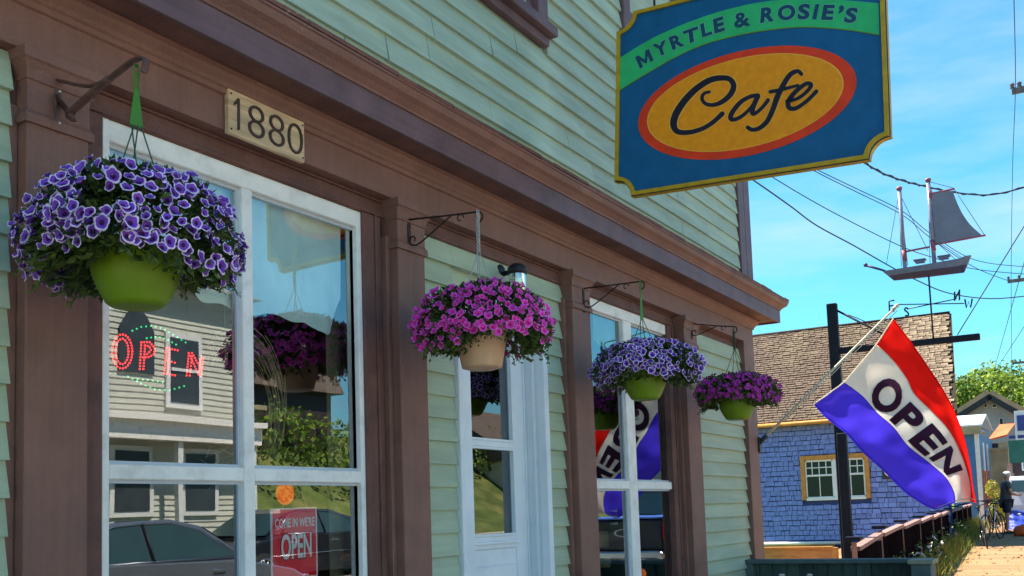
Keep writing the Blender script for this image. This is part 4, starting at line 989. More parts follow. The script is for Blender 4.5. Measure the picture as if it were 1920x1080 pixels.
# COME IN WE'RE OPEN sign
YO = .135
tl, tr, bl_ = P(507, 954, Y=YO), P(594, 950, Y=YO), P(511, 1100, Y=YO)
osn = thing('open_hours_sign', "red hanging sign reading COME IN WE'RE OPEN with business hours", 'sign', (tl.x, YO, bl_.z))
W3 = tr.x-tl.x; zt3 = (tl.z+tr.z)/2; zb3 = zt3 - W3*1.72; tilt = (tr.z-tl.z)
def OS(u, v, d=0): return Vector((tl.x+W3*u, YO-d, zb3+(zt3-zb3)*v + tilt*(u-.5)))
def orect(u0, v0, u1, v1, d, m_, name, th=None):
    b = MB()
    q = [OS(u0, v0, d), OS(u1, v0, d), OS(u1, v1, d), OS(u0, v1, d)]
    if th: b.prism(q, (0, th, 0))
    else: b.add(q, [(0,1,2,3)])
    return b.build(name, m_, osn)
orect(0, 0, 1, 1, 0, M['owhite'], 'board', .004)
vsplit = .395
orect(.035, vsplit+.012, .965, .985, .001, M['ored'], 'red_field'); orect(.035, .02, .965, vsplit-.012, .001, M['ored'], 'red_field'); orect(.07, .03, .93, .255, .002, M['ogrey'], 'hours_panel')
def otext(s_, u0, u1, v0, v1, m_, name, bold=.01, d=.003):
    b = MB(); text_fit(b, s_, lambda u, v, w: OS(u0+(u1-u0)*u, v0+(v1-v0)*v, d), bold=bold); return b.build(name, m_, osn)
otext("COME IN WE'RE", .08, .93, .835, .915, M['owhite'], 'lettering', .02)
otext('OPEN', .185, .875, .555, .79, M['oblack'], 'lettering_shadow', .05, .0025); otext('OPEN', .2, .86, .565, .78, M['owhite'], 'lettering', .03)
otext('BUSINESS HOURS', .2, .85, .315, .365, M['owhite'], 'lettering', .015); otext('AM', .6, .7, .268, .288, M['owhite'], 'lettering'); otext('PM', .8, .9, .268, .288, M['owhite'], 'lettering')
for i, (a, c) in enumerate((('MONDAY', 'CLOSED'), ('TUESDAY', '7:00   2:00'), ('WEDNESDAY', '7:00   2:00'), ('THURSDAY', '7:00   2:00'))):
    v = .215-i*.052; otext(a, .10, .10+.05*len(a), v, v+.026, M['oblack'], 'hours_row', .01); otext(c, .6, .92, v, v+.026, M['oblack'], 'hours_row', .01)
b = MB()
cz = P(560, 905, Y=YO); b.tube([OS(.25, 1), (tl.x+W3*.40, YO, cz.z)], .0013, 4); b.tube([OS(.78, 1), (tl.x+W3*.60, YO, cz.z)], .0013, 4); b.build('hanging_string', M['white'], osn)
oc = P(535, 925, Y=.126); b = MB(); n = 28; r_ = .052
b.add([(oc.x+r_*cos(2*pi*k/n)*1.02, .126, oc.z+r_*.90*sin(2*pi*k/n)) for k in range(n)] + [(oc.x+r_*cos(2*pi*k/n)*1.02, .129, oc.z+r_*.90*sin(2*pi*k/n)) for k in range(n)], [tuple(range(n)), tuple(range(n, 2*n))[::-1]] + [(k, n+k, n+(k+1) % n, (k+1) % n) for k in range(n)])
tag(b.build('orange_sticker', M['orange']), 'round orange sticker on the glass above the red sign', 'sticker')
# dried straw wreath and a vine inside the window
rg = random.Random(5)
wc = P(455, 770, Y=.24); b = MB()
for i in range(110):
    r0 = rg.uniform(.16, .25); a0 = rg.uniform(-1.2, 1.6); ln_ = rg.uniform(.5, 1.3); tl_ = rg.uniform(-.04, .04)
    b.tube([(wc.x+r0*1.0*cos(a0+ln_*k/5), wc.y+tl_*k/5, wc.z+.02+r0*1.35*sin(a0+ln_*k/5)) for k in range(6)], .0016, 3)
for i in range(60):
    p = Vector((wc.x+rg.uniform(-.22,.22), wc.y+rg.uniform(-.05,.05), wc.z-.2+rg.uniform(-.08,.08))); b.tube([p, p+Vector((rg.uniform(-.12,.12), 0, rg.uniform(-.05,.05)))], .0015, 3)
stuff_ = tag(b.build('straw_wreath', M['straw']), 'wreath of pale dried straw inside the large window by the mullion', 'wreath')
vc = P(520, 835, Y=.25)
vi = thing('potted_vine', 'green leafy vine in a dark pot inside the large window', 'plant', (vc.x, vc.y, vc.z-.15))
b = MB()
for i in range(14):
    a = rg.uniform(0, 6.28); q = [Vector((vc.x, vc.y, vc.z-.10))]
    for k in range(5): q.append(q[-1]+Vector((cos(a)*.035, sin(a)*.02, rg.uniform(-.005,.05)-.008*k)))
    b.tube(q, .002, 4, mi=1)
    for p in q[1:]:
        for _ in range(3):
            d = Vector((rg.uniform(-1,1), rg.uniform(-1,1), rg.uniform(-.5,1))).normalized(); s_ = d.orthogonal().normalized(); l = rg.uniform(.02,.035); b.add([p, p+d*l*.5+s_*l*.35, p+d*l, p+d*l*.5-s_*l*.35], [(0,1,2,3)])
b.build('foliage', [M['leaf_l'], M['stem']], vi)['kind'] = 'stuff'
b = MB(); b.lathe([(0,0),(.05,0),(.065,.09),(.06,.09)], (vc.x, vc.y, vc.z-.19), 20); b.build('pot', M['black'], vi)
cp = P(1150, 960, Y=.5); t = thing('striped_column', 'small white and dark striped cylinder behind the second window', 'ornament', (cp.x, .5, cp.z-.1))
for k in range(7):
    b = MB(); b.lathe([(0, 0), (.03, 0), (.03, .018), (0, .018)], (cp.x, .5, cp.z-.12+k*.024), 14); b.build('band', M['stripe_w'] if k % 2 else M['black'], t)
bx0 = P(1131, 1010, Y=.3)
b = MB(); b.bbox((bx0.x-.06, .3, bx0.z-.06), (bx0.x+.09, .38, bx0.z+.05)); tag(b.build('small_carton', M['tanwall']), 'small pale carton left of the black case', 'box')
bk = P(1140, 1050, Y=.3); b = MB(); b.lathe([(0,0),(.05,0),(.07,.09),(.062,.09),(.045,.01),(0,.01)], (bk.x, .34, bk.z-.05), 18); tag(b.build('woven_bowl', M['straw']), 'woven bowl below the pale carton in the second window', 'bowl')
bo = P(1203, 1075, Y=.26); b = MB(); b.sphere((bo.x, .26, bo.z), .035, 14, 10); tag(b.build('orange_ball', M['orange']), 'orange ball at the bottom of the second window', 'ball')
# ------------------------------------------------------------------ blue shingled house
XB = 28.0
bh = thing('blue_shingled_house', 'blue shingled cottage with a tan shingle roof and orange-framed window', 'house', (XB, 3, gz(XB)))
yr = P(1781, 900, X=XB).y; yl = P(1380, 900, X=XB).y
ze = P(1500, 778, X=XB).z; zg = gz(XB)-.1
zbase = P(1500, 1017, X=XB).z
yk = P(1778, 900, X=XB+6).y
b = MB(); b.prism([(XB+.03, yr, zg), (XB+.03, yl, zg), (XB+6, yl, zg), (XB+6, yk, zg)], (0, 0, ze-zg)); b.build('wall', M['bwall'], bh)
# gable fill under the right verge
XR2 = XB+3.1
rR = P(1781, 588, X=XR2); rL = P(1400, 628, X=XR2); eR = P(1791, 768, X=XB-.25); eL = P(1390, 782, X=XB-.25)
zr_ = rR.z
RR = Vector((XR2, rR.y, rR.z)); RL = Vector((XR2, rL.y, rR.z-.02)); ER = Vector((XB-.25, eR.y, eR.z)); EL_ = Vector((XB-.25, eL.y, eR.z-.02))
print('ridge', RR, RL, 'eave', ER, EL_, 'rLz', rL.z, 'eLz', eL.z)
b = MB(); nn = (RL-RR).cross(ER-RR).normalized(); nn = nn if nn.z > 0 else -nn
b.prism([RR, RL, EL_, ER], -nn*.08); BK = Vector((XR2*2-XB+.25, P(1772, 700, X=XR2*2-XB+.25).y, ER.z)); BL = Vector((XR2*2-XB+.25, RL.y, ER.z)); b.prism([RR, BK, BL, RL], Vector((0,0,-.08))); b.build('roof', M['roofbase'], bh)
b = MB(); b.add([(XB+.05, yr+.003, ze), (XB+6, yk+.003, ze), (XR2, RR.y+.03, zr_-.12)], [(0,1,2)]); b.build('gable', M['bwall'], bh)
b = MB(); b.prism([RR, ER, ER-Vector((0,0,.14)), RR-Vector((0,0,.14))], (0, -.04, 0)); b.build('verge_board', M['roofbase'], bh)
b = MB(); b.tube([RR+nn*.03, RL+nn*.03], .05, 6); b.build('ridge_cap', M['roofbase'], bh)
# roof shingles
sh = MB(); sh.box((-.5, -.5, -.5), (.5, .5, .5)); shm = sh.mesh('roof_shingle', M['rshingle']); wsm = sh.mesh('wall_shingle', M['bshingle'])
nc = 42; L1 = (EL_-ER).length; cnt = 0; rest = MB()
sl = (RR-ER); up_ = (sl - (EL_-ER).normalized()*sl.dot((EL_-ER).normalized())); slope_len = up_.length; upn = up_.normalized(); ax = (EL_-ER).normalized()
ch_ = slope_len/nc
wr = random.Random(11)
cand = []
for r in range(nc):
    s0 = ax.dot(sl)*(r/nc); xx = s0 + wr.uniform(0, .12); xl_ = L1*(1-r/nc) + (RL-ER).dot(ax)*(r/nc)
    while xx < xl_-.15:
        w = wr.uniform(.11, .24); cand.append((r, xx, w)); xx += w+.015
vis = [c for c in cand]; vis.sort(key=lambda c: c[1]+wr.random()*.1)
parts = set(id(c) for c in vis[:300])
rotm = Matrix((ax, upn, ax.cross(upn))).transposed(); q_ = rotm.to_euler()
for c in cand:
    r, xx, w = c; ctr = ER + ax*(xx+w/2) + upn*(ch_*(r+.5)) + nn*(.022+wr.uniform(-.006,.012)); h = ch_*wr.uniform(.76,.9)
    tiltv = wr.uniform(-.02, .05)
    if id(c) in parts:
        o = inst('roof_shingle', shm, None, ctr + nn*.0, (q_.x, q_.y, q_.z), (w, h, .03+wr.uniform(0,.02))); put(o, bh)
    else:
        rest.obox(ctr, ax*(w/2), upn*(h/2)+nn*(-.008), nn*(.011+wr.uniform(0,.006)))
stuff(rest.build('roof_shingles', M['rshingle'], bh))
# wall shingles
wz0, wz1 = zbase+.05, ze-.16; nrow = int((wz1-wz0)/.128); ch2 = (wz1-wz0)/nrow
wx0, wx1 = P(1500, 853, X=XB).y, P(1629, 853, X=XB).y; wzb, wzt = P(1565, 936, X=XB).z, P(1565, 852, X=XB).z
cand = []
for r in range(nrow):
    yy = yr + .01 + wr.uniform(0, .1)
    while yy < yl-.2:
        w = wr.choice((.08,.12,.15,.19,.25)); z_ = wz0+ch2*(r+.5)
        if z_ > wzb-.09 and z_ < wzt+.05 and yy+w > wx1 and yy < wx0:
            if wx1-yy > .03: cand.append((r, yy, wx1-yy))
            if yy+w-wx0 > .03: cand.append((r, wx0, yy+w-wx0))
        else: cand.append((r, yy, w))
        yy += w+.012
cand.sort(key=lambda c: 0 if (c[1] < P(1602, 900, X=XB).y) else 1)
rest = MB()
for k, (r, yy, w) in enumerate(cand):
    c = Vector((XB+.012-wr.uniform(0,.016), yy+w/2, wz0+ch2*(r+.5)+wr.uniform(-.010,.010))); sc_ = (.03, w, ch2*wr.uniform(.83,.92))
    if k < 300: put(inst('wall_shingle', wsm, None, c, (wr.uniform(-.03,.03), wr.uniform(.05,.15), 0), sc_), bh)
    else: rest.obox(c, (.013, 0, -.001), (0, w/2, 0), (.008, 0, sc_[2]/2))
stuff(rest.build('wall_shingles', M['bshingle'], bh))
b = MB(); b.box((XB-.04, yr-.02, ze-.16), (XB+.05, yl, ze-.02)); b.build('frieze_board', M['bwall'], bh)
b = MB(); b.tube([(XB-.30, ER.y, ER.z-.05), (XB-.30, EL_.y, ER.z-.07)], .055, 8); b.build('gutter', M['ochre'], bh)
b = MB(); b.box((XB-.25, yr, ER.z-.10), (XB+.05, yl, ER.z-.075)); b.build('soffit', M['ochre'], bh)
# window: two sashes, four small lights over one wide
w = bpy.data.objects.new('house_window', None); C.objects.link(w); put(w, bh)
def hb(name, y0, y1, z0, z1, x0_, x1_, m_): b = MB(); b.bbox((x0_, min(y0,y1), z0), (x1_, max(y0,y1), z1), .006); return b.build(name, M[m_], w)
fw = .12
hb('casing', wx0, wx0-fw, wzb, wzt, XB-.07, XB+.03, 'ochre'); hb('casing', wx1, wx1+fw, wzb, wzt, XB-.07, XB+.03, 'ochre'); hb('casing', wx0-fw, wx1+fw, wzt-fw, wzt, XB-.072, XB+.03, 'ochre')
hb('sill', wx0-fw, wx1+fw, wzb-.02, wzb+.05, XB-.06, XB+.03, 'white')
i0, i1 = wx0-fw, wx1+fw; ih = wzt-fw; il = wzb+.03
mid = (i0+i1)/2
b = MB(); b.add([(XB-.005, i1, il), (XB-.005, i0, il), (XB-.005, i0, ih), (XB-.005, i1, ih)], [(0,1,2,3)]); b.build('glass', M['dglass'], w)
b = MB(); b.add([(XB+.02, i1, il), (XB+.02, i0, il), (XB+.02, i0, ih), (XB+.02, i1, ih)], [(0,1,2,3)]); b.build('unlit_room_sheet', M['oblack'], w)  # flat black sheet painted in for the unlit room behind the glass
hb('meeting_post', mid+.035, mid-.035, il, ih, XB-.04, XB-.008, 'white')
hb('rail', i0, i1, ih-.44, ih-.39, XB-.035, XB-.008, 'white'); hb('rail', i0, i1, ih-.05, ih, XB-.036, XB-.008, 'white'); hb('rail', i0, i1, ih-.22, ih-.195, XB-.03, XB-.009, 'white'); hb('rail', i0, i1, il, il+.05, XB-.036, XB-.008, 'white')
for a, c in ((i0, mid+.035), (mid-.035, i1)):
    hb('stile', a, a+(c-a)*.05, il, ih, XB-.036, XB-.008, 'white'); hb('stile', c, c-(c-a)*.05, il, ih, XB-.036, XB-.008, 'white')
    for f in (.25, .5, .75): y_ = a+(c-a)*f; hb('muntin', y_-.012, y_+.012, ih-.39, ih-.05, XB-.03, XB-.009, 'white')
    y_ = a+(c-a)*.5; hb('muntin', y_-.012, y_+.012, il+.05, ih-.44, XB-.03, XB-.009, 'white')
# white pipe, plywood skirt under the shingles
b = MB(); b.tube([(XB-.07, P(1425, 1020, X=XB).y, zbase-.02), (XB-.07, P(1580, 1020, X=XB).y, zbase-.02)], .045, 8); b.build('white_pipe', M['white'], bh)
b = MB(); b.box((XB-.06, P(1548, 1030, X=XB).y, zg), (XB+.0, yl, zbase-.05)); b.build('skirt', M['ply'], bh)
b = MB(); b.box((XB-.11, P(1567, 1030, X=XB).y, zg), (XB-.061, P(1549, 1030, X=XB).y, zbase-.07)); b.build('skirt_post', M['ochre'], bh)
rs = P(1672, 880, X=XB-.06); t = thing('round_house_sign', 'dark square sign with pale rings on the blue wall, half behind the flag', 'sign', rs)
b = MB(); b.bbox((XB-.09, rs.y-.20, rs.z-.24), (XB-.04, rs.y+.24, rs.z+.2), .01); b.build('board', M['maroon'], t)
for r0, r1 in ((.17, .145), (.09, .06)):
    b = MB(); n = 24; b.add([(XB-.094, rs.y+.02+r*cos(2*pi*k/n), rs.z-.02+r*sin(2*pi*k/n)) for r in (r0, r1) for k in range(n)], [(k, (k+1) % n, n+(k+1) % n, n+k) for k in range(n)]); b.build('ring', M['frame'], t)

# ------------------------------------------------------------------ sign post with the ship weather vane
XP = 14.0
pa = P(1562, 568, X=XP); sp = thing('sign_post', 'tall dark timber post with an arm and diagonal stay before the blue house', 'post', (XP, pa.y, gz(XP)))
y0_, y1_ = P(1572, 640, X=XP).y, P(1553, 640, X=XP).y
b = MB(); b.bbox((XP, y0_, gz(XP)-.1), (XP+.09, y1_, pa.z), .008); b.build('post', M['dark_post'], sp)
b = MB(); b.bbox((XP-.1, P(1594, 900, X=XP).y, gz(XP)-.1), (XP-.002, P(1576, 900, X=XP).y, P(1590, 812, X=XP).z), .008); b.build('prop_post', M['dark_post'], sp)
a_r = P(1838, 631, X=XP+.08); a_l = P(1570, 655, X=XP+.08); ay = a_r.y
b = MB(); b.bbox((XP+.01, ay, a_r.z-.045), (XP+.08, y0_+.001, a_r.z+.035), .006); b.build('arm', M['dark_post'], sp)
print('arm', a_r, a_l)
s1, s2 = P(1569, 582, X=XP+.08), P(1655, 626, X=XP+.08); b = MB(); b.tube([s1, s2, Vector((XP+.08, s2.y-.1, a_r.z+.03))], .016, 6); b.build('stay', M['dark_post'], sp)
wv = thing('ship_weather_vane', 'grey two-masted ship weather vane with compass letters above the post arm', 'weather vane', P(1749, 634, X=XP+.08))
VX = XP+.08
def V(px, py, dx=0): p = P(px, py, X=VX); p.x += dx; return p
b = MB(); b.tube([V(1750, 634), V(1741, 514)], .011, 8); b.build('rod', M['black'], wv)
b = MB(); b.tube([V(1682, 571), V(1808, 569)], .0075, 6); b.build('compass_bar', M['black'], wv)
b = MB(); b.tube([V(1708, 583, -.18), V(1790, 556, .18)], .0075, 6); b.build('compass_bar', M['black'], wv)
def vl(strokes, name='compass_letter'):
    b = MB()
    for s_ in strokes: b.tube([V(*p) for p in s_], .011, 5)
    b.build(name, M['black'], wv)
vl([[(1668, 584), (1667, 565), (1677, 563)], [(1668, 574), (1675, 573)], [(1668, 584), (1677, 583)]])
vl([spline([(1703, 580), (1699, 577), (1696, 581), (1702, 586), (1703, 591), (1697, 592)], 3)])
vl([[(1790, 564), (1790, 547)], [(1790, 561), (1799, 546)], [(1799, 563), (1799, 543)]])
vl([[(1809, 561), (1812, 577), (1816, 566), (1820, 577), (1823, 560)]])
# hull: lofted sections along its length
def hull(n=16):
    b = MB(); vs = []
    for i in range(n+1):
        f = i/n; tx = 1656 + (1821-1656)*f
        ty = 510 + (482-510)*f - 3*sin(pi*f)*-1.0 + (-3*(f > .93)); 
        by = 526 + (511-526)*f; bx_ = 1676 + (1808-1676)*f
        hw = .13*(sin(pi*min(1, f*.9+.08))**.55)
        top = V(tx, ty); bot = V(bx_, by); mid_ = top*.45+bot*.55
        vs += [top+Vector((-hw,0,0)), mid_+Vector((-hw*.92,0,0)), bot+Vector((-hw*.25,0,0)), bot+Vector((hw*.25,0,0)), mid_+Vector((hw*.92,0,0)), top+Vector((hw,0,0))]
    fs = []; mi = []
    for i in range(n):
        for j in range(6): fs.append((i*6+j, (i+1)*6+j, (i+1)*6+(j+1) % 6, i*6+(j+1) % 6)); mi.append(0 if j in (0, 4, 5) else 1)
    b.v = vs; b.f = fs + [tuple(range(6)), tuple(range(n*6, n*6+6))[::-1]]; b.mi = mi+[0, 0]; b.sm = [False]*len(b.f); return b
hull().build('hull', [M['hull_g'], M['hull_b']], wv)
b = MB(); b.tube([V(1660, 508), V(1622, 497)], [.014, .02], 6); b.sphere(V(1623, 497), .028); b.build('bowsprit', M['hull_b'], wv)
b = MB(); b.tube([V(1697, 504), V(1686, 356)], .026, 8); b.build('mast', M['mast'], wv)
b = MB(); b.tube([V(1752, 494), V(1740, 340)], .026, 8); b.build('mast', M['mast'], wv)
for p in ((1686, 356), (1740, 340)): b = MB(); b.tube([V(*p), V(p[0], p[1]-5)], .036, 8); b.build('mast_cap', M['mast_r'], wv)
for (x, y), (x2_, y2_) in (((1694, 470), (1697, 490)), ((1748, 450), (1751, 470)), ((1743, 358), (1744, 372))): b = MB(); b.tube([V(x, y), V(x2_, y2_)], .029, 8); b.build('mast_band', M['mast_r'], wv)
sail = [(1746, 362), (1786, 358)] + [tuple(p) for p in spline([(1786, 358), (1800, 392), (1818, 420), (1841, 441)], 4)[1:]] + [(1754, 457)]
b = MB(); b.prism([V(x, y, -.008+.0) for x, y in sail], (.012, 0, 0)); b.build('sail', M['sail'], wv)
b = MB(); b.tube([V(1742, 364), V(1790, 354)], .013, 6); b.build('gaff', M['mast_r'], wv)
b = MB(); b.tube([V(1750, 459), V(1848, 441)], .013, 6); b.build('boom', M['mast_r'], wv)
b = MB(); b.tube([V(1697, 472), V(1743, 463)], .013, 6); b.build('boom', M['mast_r'], wv)
b = MB(); b.tube([V(1745, 366), V(1754, 455)], .004, 4)
for k in range(14): f = k/13; b.tube([V(1741+9*f, 366+88*f), V(1746+8*f, 365+90*f)], .004, 4)
b.build('mast_hoops', M['black'], wv)
b = MB()
for q in (((1740, 340), (1789, 353)), ((1789, 354), (1846, 441)), ((1686, 360), (1662, 494)), ((1686, 360), (1690, 500)), ((1690, 390), (1702, 498)), ((1740, 345), (1744, 497)), ((1754, 450), (1806, 485)), ((1757, 455), (1792, 487)), ((1690, 370), (1740, 470))):
    b.tube([V(*q[0]), V(*q[1])], .0035, 4)
b.build('rigging', M['black'], wv)
for x in (1725, 1770): 
    p = V(x, 493 if x < 1750 else 486); b = MB(); b.bbox((p.x-.05, p.y-.055, p.z-.0), (p.x+.05, p.y+.055, p.z+.03), .004); b.bbox((p.x-.06, p.y-.075, p.z+.03), (p.x+.06, p.y+.075, p.z+.045), .003); b.build('deck_house', M['hull_g'], wv)

# ------------------------------------------------------------------ low dark green wall of boards at the corner of the deck
XW = 8.86
q0, q1 = P(1398, 1050, X=XW), P(1745, 1052, X=XW)
zt5 = (P(1398, 1044, X=XW).z + P(1740, 1053, X=XW).z)/2
dw = thing('deck_parapet', 'low dark green boarded wall with a grey rail beside the cafe corner', 'low wall', (XW, (q0.y+q1.y)/2, 0))
b = MB(); b.bbox((XW-.04, q1.y, zt5-.035), (XW+.12, q0.y, zt5), .004); b.build('top_rail', M['green_rail'], dw)
n = 13
yy = q0.y
for k in range(n):
    w = (q0.y-q1.y)/n; b = MB(); b.bbox((XW + (.012 if k % 2 else 0), q0.y-w*(k+1)+.002, 0), (XW+.05+(.012 if k % 2 else 0), q0.y-w*k-.002, zt5-.037), .003); b.build('plank', M['green_plank'], dw)
b = MB(); b.bbox((XW-.03, q0.y-.07, 0), (XW-.002, q0.y, zt5-.037), .003); b.build('end_post', M['green_rail'], dw)
nbx = P(1732, 1060, X=XW-.1)
bx = thing('lidded_wooden_box', 'square box with a lid coloured as if sunlit at the street end of the low green wall', 'box', (XW, q1.y, 0))
yb0, yb1 = P(1757, 1060, X=XW-.12).y, P(1710, 1060, X=XW-.12).y
b = MB(); b.bbox((XW-.30, yb0+.02, 0), (XW-.05, yb1-.02, zt5-.03), .005); b.build('body', M['green_rail'], bx)
b = MB(); b.bbox((XW-.32, yb0, zt5-.028), (XW-.042, yb1, zt5+.005), .004); b.build('lid', M['box_top'], bx)
for px in (1466, 1518): 
    p = P(px, 1078, X=XW-.05); b = MB(); b.sphere((p.x, p.y, p.z), .016, 8, 5, sc_=(1, 1.8, .7)); tag(b.build('pale_flower_head', M['petal_w']), 'small pale bloom against the green planks, %s one' % ('left' if px < 1500 else 'right'), 'flower')

# ------------------------------------------------------------------ dark board fence climbing the street
FX = [1602, 1650, 1690, 1722.6, 1747, 1762.7, 1777.6, 1791.9, 1803, 1812, 1820]
FT = [1028, 1000, 987, 977, 970, 965, 960, 955.5, 951.5, 949, 947]
fn_ = thing('dark_board_fence', 'dark stained board fence with cap boards coloured sunlit pink, stepping up the street', 'fence', (14, 0, gz(14)))
FP = []
for px, py in zip(FX, FT):
    d = 3972/(1930-px); ray_ = RX*((px-PCX)/FOC) + RU*(-(py-PCY)/FOC) + RF; FP.append(CAM + ray_*d)
for k in range(len(FP)-1):
    a, c = FP[k], FP[k+1]; n = 9 if k < 6 else 7; zt = a.z*.6+c.z*.4
    for i in range(n):
        p = a.lerp(c, i/n); q = a.lerp(c, (i+1)/n); d = (q-p)*.485; d.z = 0; m_ = (p+q)/2; z0 = gz(m_.x)-.05; nrm_ = Vector((-d.y, d.x, 0)).normalized()
        z1 = zt - .03 - wr.uniform(0, .012)
        b = MB(); b.obox((m_.x, m_.y, (z0+z1)/2), d, nrm_*(.012+.003*(i % 2)), (0, 0, (z1-z0)/2)); b.build('plank', M['dark_plank'], fn_)
    d = (c-a)/2; d.z = 0; nrm_ = Vector((-d.y, d.x, 0)).normalized(); m_ = (a+c)/2
    b = MB(); rise = (c.z-a.z)*.5+.05
    A_ = Vector((a.x, a.y, zt-rise*.55)); B_ = Vector((c.x, c.y, zt+rise*.55)); dd = (B_-A_)/2
    b.obox((A_+B_)/2, dd*.93, nrm_*.055, Vector((0,0,.024))); b.build('cap_board', M['pink_cap'], fn_)
    b = MB(); s_ = a+ (c-a)*.0; b.obox((s_.x, s_.y, (zt+gz(s_.x))/2), nrm_.cross(Vector((0,0,1)))*.012, nrm_*.028, (0, 0, (zt-gz(s_.x))/2+.03)); b.build('post', M['pink_cap'], fn_)  # given the same painted sunlit pink as the caps
    b = MB(); b.obox((s_.x, s_.y, zt+.075), nrm_.cross(Vector((0,0,1)))*.13, nrm_*.09, (0, 0, .018)); b.build('post_cap', M['dark_post'], fn_)

# ------------------------------------------------------------------ weeds along the fence
gr = random.Random(3); bm1, bm2, bm3 = MB(), MB(), MB()
def blade(b, p, h, wd, lean, mi=0):
    a = gr.uniform(0, 6.28); s_ = Vector((cos(a), sin(a), 0))*wd; l = Vector((gr.uniform(-1,1), gr.uniform(-1,1), 0))*lean
    b.add([p-s_, p+s_, p+s_*.6+l*.5+Vector((0,0,h*.6)), p-s_*.6+l*.5+Vector((0,0,h*.6)), p+l+Vector((0,0,h))], [(0,1,2,3),(3,2,4)], mi)
for i in range(9000):
    x = gr.uniform(9.6, 40); f = (x-12)/24.0; yf = FP[0].y + (FP[-1].y-FP[0].y)*(x-FP[0].x)/(FP[-1].x-FP[0].x)
    off_ = abs(gr.gauss(0, .22)); p = Vector((x, yf-.06-off_, gz(x))); h = gr.uniform(.12, .5)*(1-.5*min(1, off_*1.6))
    if gr.random() < .45: h *= .5
    blade(bm1, p, h, .008, .16, 0 if gr.random() < .6+.2*sin(x*1.3) else 1)
tag(stuff(bm1.build('verge_grass', [M['blade'], M['blade_y']])), 'rough green and yellow grass along the foot of the dark fence', 'grass'); 
for i in range(620):
    x = gr.uniform(11, 30); yf = FP[0].y + (FP[-1].y-FP[0].y)*(x-FP[0].x)/(FP[-1].x-FP[0].x); cl_ = sin(x*2.1)+sin(x*.9+1)
    if cl_ < -.3: continue
    p = Vector((x, yf-.08-abs(gr.gauss(0, .13)), gz(x)+gr.uniform(.08, .62))); mi = 2 if gr.random() < .12 else gr.choice((0, 0, 1))
    for _ in range(5):
        d = Vector((gr.uniform(-1,1), gr.uniform(-1,1), gr.uniform(-.4,1))).normalized(); s_ = d.orthogonal().normalized(); l = gr.uniform(.03,.075)
        bm2.add([p, p+d*l*.5+s_*l*.3, p+d*l, p+d*l*.5-s_*l*.3], [(0,1,2,3)], mi)
tag(stuff(bm2.build('flowering_weeds', [M['leaf'], M['leaf_l'], M['petal_w']])), 'tall leafy weeds with small white flowers against the dark fence', 'weeds')

pp0, pp1 = P(1425, 1030, X=22.0), P(1568, 1030, X=22.0); pz = P(1500, 1026, X=22.0).z
pb_ = thing('plywood_hoarding', 'low orange plywood hoarding below the blue house, behind the green parapet', 'hoarding', (22, pp1.y, gz(22)))
for k in range(3):
    w = (pp0.y-pp1.y)/3; b = MB(); b.bbox((22, pp1.y+w*k+.004, gz(22)-.1), (22.03, pp1.y+w*(k+1)-.004, pz-.03), .003); b.build('sheet', M['ply'], pb_)
b = MB(); b.bbox((21.97, pp1.y-.03, gz(22)-.1), (22.06, pp1.y+.08, pz-.01), .004); b.build('post', M['ochre'], pb_); b = MB(); b.bbox((21.96, pp1.y+.081, pz-.029), (22.07, pp0.y, pz+.01), .004); b.build('cap', M['ochre'], pb_)

st = MB(); rs2 = random.Random(17)
for i in range(700):
    x = 9.6+30*rs2.random()**1.5; y = rs2.uniform(-3.8, 1.2); r_ = rs2.uniform(.006, .022)*(2.0 if rs2.random() < .05 else 1)
    a = rs2.uniform(0, 3.1); st.obox((x, y, gz(x)+.005+r_*.3), (cos(a)*r_*1.5, sin(a)*r_*1.5, 0), (-sin(a)*r_, cos(a)*r_, r_*.2), (0, 0, r_*.6))
for i in range(500):
    x = rs2.uniform(9.8, 34); blade(st, Vector((x, rs2.gauss(-1.6, .9), gz(x))), rs2.uniform(.03, .10), .006, .08, 1)
tag(stuff(st.build('pebbles_and_tufts', [M['stone'], M['blade_y']])), 'scattered pebbles and dry tufts on the golden path', 'gravel')
